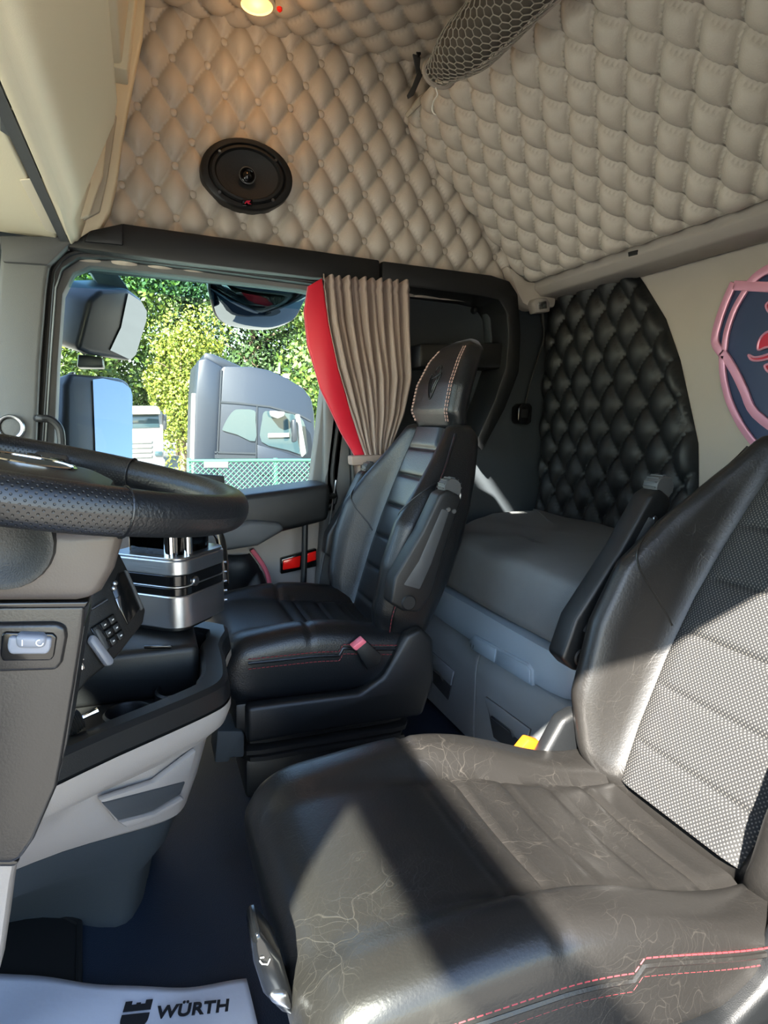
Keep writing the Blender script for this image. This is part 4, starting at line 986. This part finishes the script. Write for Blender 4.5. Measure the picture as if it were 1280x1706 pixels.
tc_ = bpy.data.curves.new('lettering', 'FONT'); tc_.body = 'W\u00dcRTH'; tc_.size = .05; tc_.extrude = .0006; tc_.offset = .0016; tc_.space_character = 1.05
tmp = bpy.data.objects.new('tmp', tc_); COL.objects.link(tmp); dg = bpy.context.evaluated_depsgraph_get()
tme = bpy.data.meshes.new_from_object(tmp.evaluated_get(dg)); bpy.data.objects.remove(tmp)
xs = [v.co.x for v in tme.vertices]; wd_ = max(xs)-min(xs); ex = (tb_-ta); k_ = ex.length/wd_; ex.normalize(); ez = Vector((0, 0, 1)); ey = ez.cross(ex)
for v in tme.vertices: c = v.co.copy(); v.co = ta+ex*((c.x-min(xs))*k_)+ey*(c.y*k_)+ez*c.z
tme.materials.clear(); tme.materials.append(M['ink']); lt = bpy.data.objects.new('lettering', tme); COL.objects.link(lt); adopt(lt, pm)
hgt = (P(330, 1668, z=.022)-P(330, 1692, z=.022)).length
def logo(pts, name): 
    q = [ta+ex*(-.052+a*.042)+ey*(b*.046-.012) for a, b in pts]; prism(name, q, (0, 0, .0012), 'ink', pm, 0)
logo([(0, .62), (0, 1), (.25, 1), (.25, .86), (.42, .86), (.42, .92), (.58, .92), (.58, .86), (.75, .86), (.75, 1), (1, 1), (1, .62)], 'logo_upper')
logo([(0, .50), (1, .50)]+[(.5+.5*math.cos(-t*math.pi/14), .32+.42*math.sin(-t*math.pi/14)) for t in range(0, 6)]+[(.58, -.08), (.58, .08), (.42, .08), (.42, -.08)]+[(.5+.5*math.cos(-t*math.pi/14), .32+.42*math.sin(-t*math.pi/14)) for t in range(9, 15)], 'logo_lower')
sb = thing('floor_box', 'small slate grey box on the floor before the passenger seat', 'box', P(385, 1270, z=0))
prism('case', PP([(362, 1218), (404, 1218), (408, 1224), (407, 1262), (384, 1263), (382, 1270), (358, 1272)], y=1.42), (0, .10, 0), 'charcoal', sb, .006)

# ================================================================== OPEN DRIVER DOOR (behind the camera's left shoulder)
d2 = struct('door_2', (-.50, .1, -.3))
XD = -.50
box('door_skin', XD-.05, XD+.03, -.78, .14, -.55, .74, 'truck_dark', d2, .015)
box('front_frame', XD-.04, XD+.02, -.05, .14, .72, 1.46, 'black_plastic', d2, .01)
box('rear_frame', XD-.04, XD+.02, -.78, -.68, .72, 1.46, 'black_plastic', d2, .01)
box('top_frame', XD-.04, XD+.02, -.78, .14, 1.37, 1.50, 'black_plastic', d2, .01)
box('pane', XD-.012, XD-.008, -.69, .03, .73, 1.38, 'glass', d2, 0)

# ================================================================== OUTSIDE
ZG = -1.35
gd = grid('ground', lambda u, v: Vector((-60+140*u, -40+120*v, ZG)), 4, 4, 'concrete'); gd['kind'] = 'structure'
def PN(px, py, A, nn, off=0):
    d = CF*FPX+CR*(px-640)-CU*(py-853); t = (A-CAM).dot(nn)/d.dot(nn); return CAM+d*t+nn*off
# --- mirrors on the passenger side
def mirror(name, label, anchor, nn, housing, glass_, depth, extra):
    nn = Vector(nn).normalized(); A = P(*anchor, y=2.5); t = thing(name, label, 'mirror', A)
    prism('housing', [PN(a, b, A, nn, 0) for a, b in housing], -nn*depth, 'truck_dark', t, .02, 3)
    prism('mirror_glass', [PN(a, b, A, nn, .003) for a, b in glass_], nn*.002, 'mirror_glass', t, 0)
    for nm, pts, m_, dy in extra: prism(nm, PP(pts, y=2.52), (0, dy, 0), m_, t, .006)
    return t
mirror('wing_mirror', 'upper wide-angle wing mirror with slanted glass outside the passenger window', (195, 540), (.745, -.61, -.26),
       [(150, 500), (170, 483), (214, 481), (236, 497), (247, 518), (246, 535), (228, 596), (218, 603), (150, 592), (129, 582)],
       [(212, 488), (234, 502), (243, 518), (242, 534), (225, 590), (216, 599), (182, 583), (200, 545)], .16,
       [('mirror_arm', [(140, 438), (185, 440), (215, 482), (172, 487)], 'pillar_grey', .1), ('pale_edge', [(164, 484), (173, 484), (140, 592), (126, 580)], 'truck_white', .06), ('mirror_neck', [(130, 590), (170, 595), (173, 612), (128, 612)], 'truck_dark', .1)])
mirror('wing_mirror', 'lower tall wing mirror reflecting blue sky outside the passenger window', (190, 690), (1.03, -.825, .34),
       [(118, 620), (200, 628), (215, 635), (221, 650), (222, 860), (108, 860), (110, 640)],
       [(153, 633), (170, 631), (203, 638), (216, 648), (219, 660), (219, 860), (160, 860), (157, 740)], .12,
       [('pale_edge', [(112, 622), (124, 618), (119, 860), (104, 860)], 'truck_white', .06)])
tk = P(430, 500, y=2.45)
km = thing('kerb_mirror', 'rounded kerb mirror hanging at the top of the passenger window', 'mirror', tk)
nk = Vector((.05, -.75, -.66)).normalized()
KO = crom([(352, 462, 0), (430, 474, 0), (508, 486, 0), (505, 508, 0), (488, 535, 0), (450, 550, 0), (405, 549, 0), (368, 537, 0), (353, 512, 0)], 4, True)
prism('housing', [PN(p.x, p.y, tk, nk) for p in KO], -nk*.09, 'truck_dark', km, .02, 3)
KG = [(432+(p.x-432)*.95, 508+(p.y-508)*.95) for p in KO]
gl = [PN(a, b, tk, nk, .003) for a, b in KG]; gc = sum(gl, Vector())/len(gl)
loft('mirror_glass', [[gc+(p-gc)*s+nk*h for p in gl] for s, h in ((1, 0), (.85, .012), (.6, .024), (.3, .031), (.05, .033))], 'mirror_glass', km)
# --- dark parked truck
YT = 12.0
tk1 = thing('parked_truck', 'dark slate truck cab parked behind the green fence', 'truck', (P(425, 700, y=YT).x, YT+1.1, ZG))
def tp_(name, pts, m_, y=YT, dy=2.3, bev=.04, par=tk1): return prism(name, PP(pts, y=y), (0, dy, 0), m_, par, bev, 2)
tp_('cab', [(360, 842), (364, 690), (369, 614), (374, 610), (420, 611), (450, 617), (478, 630), (506, 647), (519, 664), (524, 690), (526, 760), (530, 842)], 'truck_paint', bev=.10)
tp_('side_fairing', [(322, 842), (326, 660), (331, 600), (345, 596), (372, 612), (365, 690), (359, 842)], 'truck_paint', YT+.05, 2.2)
tp_('roof_spoiler', [(338, 600), (341, 587), (357, 590), (404, 611), (372, 615)], 'truck_paint', YT+.15, 2.0)
tp_('rear_corner', [(316, 842), (320, 655), (328, 655), (326, 842)], 'truck_white', YT+.1, .2, .01)
tp_('roof_seam', [(368, 668), (398, 670), (450, 676), (500, 690), (518, 700), (518, 703), (500, 693), (450, 679), (398, 673), (368, 671)], 'truck_dark', YT-.02, .05, 0)
tp_('door_seam', [(427.5, 676), (429.5, 676), (427.5, 780), (425.5, 780)], 'truck_dark', YT-.02, .05, 0)
tp_('rear_seam', [(368, 616), (370, 616), (359, 842), (357, 842)], 'truck_dark', YT-.02, .05, 0)
tp_('locker_seam', [(358, 752), (426, 754), (426, 757), (358, 755)], 'truck_dark', YT-.02, .05, 0)
tp_('sill', [(358, 757), (426, 759), (426, 766), (358, 764)], 'truck_dark', YT-.03, .08, 0)
q = crom([(a, b, 0) for a, b in ((371, 714), (380, 696), (390, 684), (400, 682), (424, 684), (426, 700), (425, 735), (395, 724), (374, 718))], 3, True)
sw1 = tp_('side_window', [(p.x, p.y) for p in q], 'truck_glass', YT-.03, .05, 0)
q = crom([(a, b, 0) for a, b in ((436, 736), (437, 700), (440, 687), (450, 685), (488, 690), (506, 702), (511, 730), (511, 758), (480, 750))], 3, True)
dw = tp_('door_window', [(p.x, p.y) for p in q], 'truck_glass', YT-.03, .05, 0)
tp_('window_reflection_patch', [(447, 722), (482, 721), (482, 728), (447, 729)], 'truck_white', YT-.06, .03, 0)  # pale solid patch imitating a reflection in the truck's door window
tp_('lower_door', [(429, 741), (470, 752), (515, 768), (515, 790), (429, 790)], 'truck_paint', YT-.04, .06, .01)
tp_('mirror_arm', [(494, 690), (500, 690), (511, 755), (504, 762), (498, 735)], 'truck_white', YT-.35, .12, .02)
tp_('mirror_head', [(487, 700), (494, 697), (496, 735), (488, 738)], 'truck_dark', YT-.45, .15, .03)
tp_('kerb_mirror', [(451, 684), (476, 686), (474, 694), (463, 698), (453, 694)], 'truck_white', YT-.25, .2, .03)
tp_('roof_beacon', [(472, 629), (474, 622), (480, 622), (484, 632)], 'truck_white', YT+.5, .2, .02)
tp_('horn', [(463, 622), (465, 604), (467, 604), (467, 623)], 'truck_white', YT+.5, .03, 0)
for px in (352, 505):
    c = P(px, 800, y=YT+.15); lathe('wheel', [(0, -.1), (.3, -.1), (.34, -.16), (.50, -.16), (.52, 0), (.50, .16), (0, .16)], (c.x, YT+.1, ZG+.52), (0, 1, 0), 'rubber', tk1, 28)
tp_('chassis', [(316, 830), (530, 830), (530, 870), (316, 870)], 'truck_dark', YT+.3, 1.6, .02)
# --- pale trucks seen from the front
YW = 20.0
def white_truck(label, dx):
    t = thing('pale_truck', label, 'truck', (P(236+dx, 720, y=YW).x, YW+1, ZG), 'white trucks across the yard')
    def w(name, pts, m_, y=YW, dy=2.2, bev=.04, par=t): return prism(name, PP([(a+dx, b) for a, b in pts], y=y), (0, dy, 0), m_, par, bev, 2)
    w('cab', [(196, 776), (196, 690), (204, 676), (262, 676), (272, 690), (273, 776)], 'truck_white')
    w('windscreen', [(201, 692), (264, 691), (266, 712), (200, 714)], 'truck_glass', YW-.03, .06, .01)
    w('sun_visor', [(199, 682), (266, 681), (268, 690), (198, 691)], 'truck_white', YW-.3, .3, .03)
    for k in range(4): w('grille_bar', [(216, 735+8*k), (254, 734+8*k), (253, 738+8*k), (217, 739+8*k)], 'pillar_grey', YW-.04, .06, .01)
    w('bumper', [(194, 766), (275, 765), (275, 782), (194, 783)], 'truck_white', YW-.15, .3, .03)
    for s in (190, 272): w('door_mirror', [(s, 690), (s+6, 690), (s+6, 716), (s, 716)], 'truck_dark', YW-.1, .2, .02)
    for s in (199, 258): w('headlamp', [(s, 752), (s+13, 752), (s+13, 760), (s, 760)], 'truck_glass', YW-.05, .07, .02)
    for px in (205, 264):
        c = P(px+dx, 780, y=YW+.4); lathe('wheel', [(0, -.15), (.44, -.15), (.5, -.1), (.5, .12), (0, .15)], (c.x, YW+.9, ZG+.5), (1, 0, 0), 'rubber', t, 20)
    return t
white_truck('white truck front seen to the right of the lower wing mirror', 0)
white_truck('white truck at the left edge of the passenger window', -118)
# --- green chain-link fence
YF = 9.0
fe = thing('chain_fence', 'green chain-link fence with white plate in the yard', 'fence', (P(420, 800, y=YF).x, YF, ZG))
fx0, fx1 = P(315, 800, y=YF).x, P(640, 800, y=YF).x; fz1 = P(420, 767, y=YF).z
bm = bmesh.new(); hgt_ = fz1-ZG; n_ = int((fx1-fx0+hgt_)/.075)
def seg_clip(x0, dirn):
    a = Vector((x0, YF, ZG)); b = Vector((x0+dirn*hgt_, YF, fz1))
    for _ in range(2):
        for p, q2 in ((a, b), (b, a)):
            if p.x < fx0: k = (fx0-p.x)/(q2.x-p.x) if q2.x != p.x else 0; p.z += (q2.z-p.z)*k; p.x = fx0
            if p.x > fx1: k = (fx1-p.x)/(q2.x-p.x) if q2.x != p.x else 0; p.z += (q2.z-p.z)*k; p.x = fx1
    return a, b
for k in range(n_+1):
    for dirn in (1, -1):
        x0 = (fx0-hgt_+k*.075) if dirn == 1 else (fx0+k*.075)
        if dirn == 1 and not (x0+hgt_ > fx0 and x0 < fx1): continue
        if dirn == -1 and not (x0-hgt_ < fx1 and x0 > fx0): continue
        a, b = seg_clip(x0, dirn)
        if (a-b).length > .05: tube_bm(bm, [a, b], .006, 4)
o = from_bm('wire_mesh', bm, 'fence_green', fe); o['kind'] = 'stuff'
tube('top_rail', [(fx0, YF, fz1), (fx1, YF, fz1)], .02, 'fence_green', fe, 8)
for px in (316, 460, 600): x = P(px, 800, y=YF).x; tube('post', [(x, YF+.03, ZG), (x, YF+.03, fz1+.03)], .03, 'fence_green', fe, 8)
prism('plate', PP([(340, 769), (380, 769), (380, 779), (340, 779)], y=YF-.02), (0, .01, 0), 'truck_white', fe, 0)
# --- trees behind the yard
def crown_mesh(name, m_, seed, n=17000, size=.24):
    rd = np.random.RandomState(seed); v = []; f = []
    blobs = [(rd.uniform(-1.9, 1.9), rd.uniform(-1.5, 1.5), rd.uniform(2.2, 9.2), rd.uniform(1.0, 1.6)) for _ in range(20)]+[(0, 0, 2.2+1.3*k, 2.0) for k in range(6)]
    for k in range(n):
        bx, by, bz, br_ = blobs[rd.randint(len(blobs))]
        d = rd.normal(size=3); d /= np.linalg.norm(d); r = br_*rd.uniform(.72, 1.05); c = np.array((bx, by, bz))+d*r
        t = rd.normal(size=3); t /= np.linalg.norm(t); n2 = np.cross(t, d+rd.normal(size=3)*.5); n2 /= np.linalg.norm(n2)+1e-9
        s = size*rd.uniform(.6, 1.2); i = len(v)
        v += [c-t*s*.5, c+n2*s*.30, c+t*s*.5, c-n2*s*.30]; f.append((i, i+1, i+2, i+3))
    me = bpy.data.meshes.new(name); me.from_pydata([tuple(map(float, p)) for p in v], [], f); me.materials.append(M[m_]); return me
def trunk_mesh():
    bm = bmesh.new(); tube_bm(bm, [(0, 0, 0), (.1, 0, 2), (0, .1, 5), (.1, 0, 8)], [.25, .2, .14, .05], 8)
    rd = random.Random(3)
    for k in range(9):
        z = 2.5+.6*k; a = k*2.4; L_ = 1.8; tube_bm(bm, [(0.05, 0, z), (math.cos(a)*L_*.5, math.sin(a)*L_*.5, z+.7), (math.cos(a)*L_, math.sin(a)*L_, z+1.1)], [.07, .05, .02], 5)
    me = bpy.data.meshes.new('trunk'); bm.to_mesh(me); bm.free(); me.materials.append(M['bark']); return me
CM = [crown_mesh('crown', 'leaf_a', 1), crown_mesh('crown', 'leaf_b', 2), crown_mesh('crown', 'leaf_c', 5)]; TM = trunk_mesh()
TREES = [(-5.2, 26, 1, .95, 'yellow-green tree at the far left behind the wing mirrors'), (1.4, 26.5, 1, .62, 'short bright yellow-green tree left of the dark truck'), (7.8, 26, 0, 1.0, 'green tree nearest the red curtain border'),
 (-8.5, 33, 2, 1.1, 'dark green tree in the second row behind the upper wing mirror'), (-1.6, 33, 0, 1.12, 'green tree in the second row rising behind the white truck'), (5.3, 33, 2, 1.15, 'dark green tree in the second row above the dark truck'), (12.2, 33, 0, 1.1, 'green tree in the second row hidden by the curtain'),
 (-7.4, 41, 0, 1.3, 'tall green tree in the back row at the left'), (2.0, 41, 2, 1.35, 'tall dark green tree in the back row in the middle'), (10.2, 41, 0, 1.35, 'tall green tree in the back row under the kerb mirror')]
for i, (px, y, kind, sc, lab) in enumerate(TREES):
    x = px; t = thing('tree', lab, 'tree', (x, y, ZG), 'trees behind the yard')
    for nm, me in (('crown', CM[kind]), ('trunk', TM)):
        o = bpy.data.objects.new(nm, me); COL.objects.link(o); o.parent = t
    t.rotation_euler = (0, 0, i*1.7); t.scale = (sc, sc, sc)
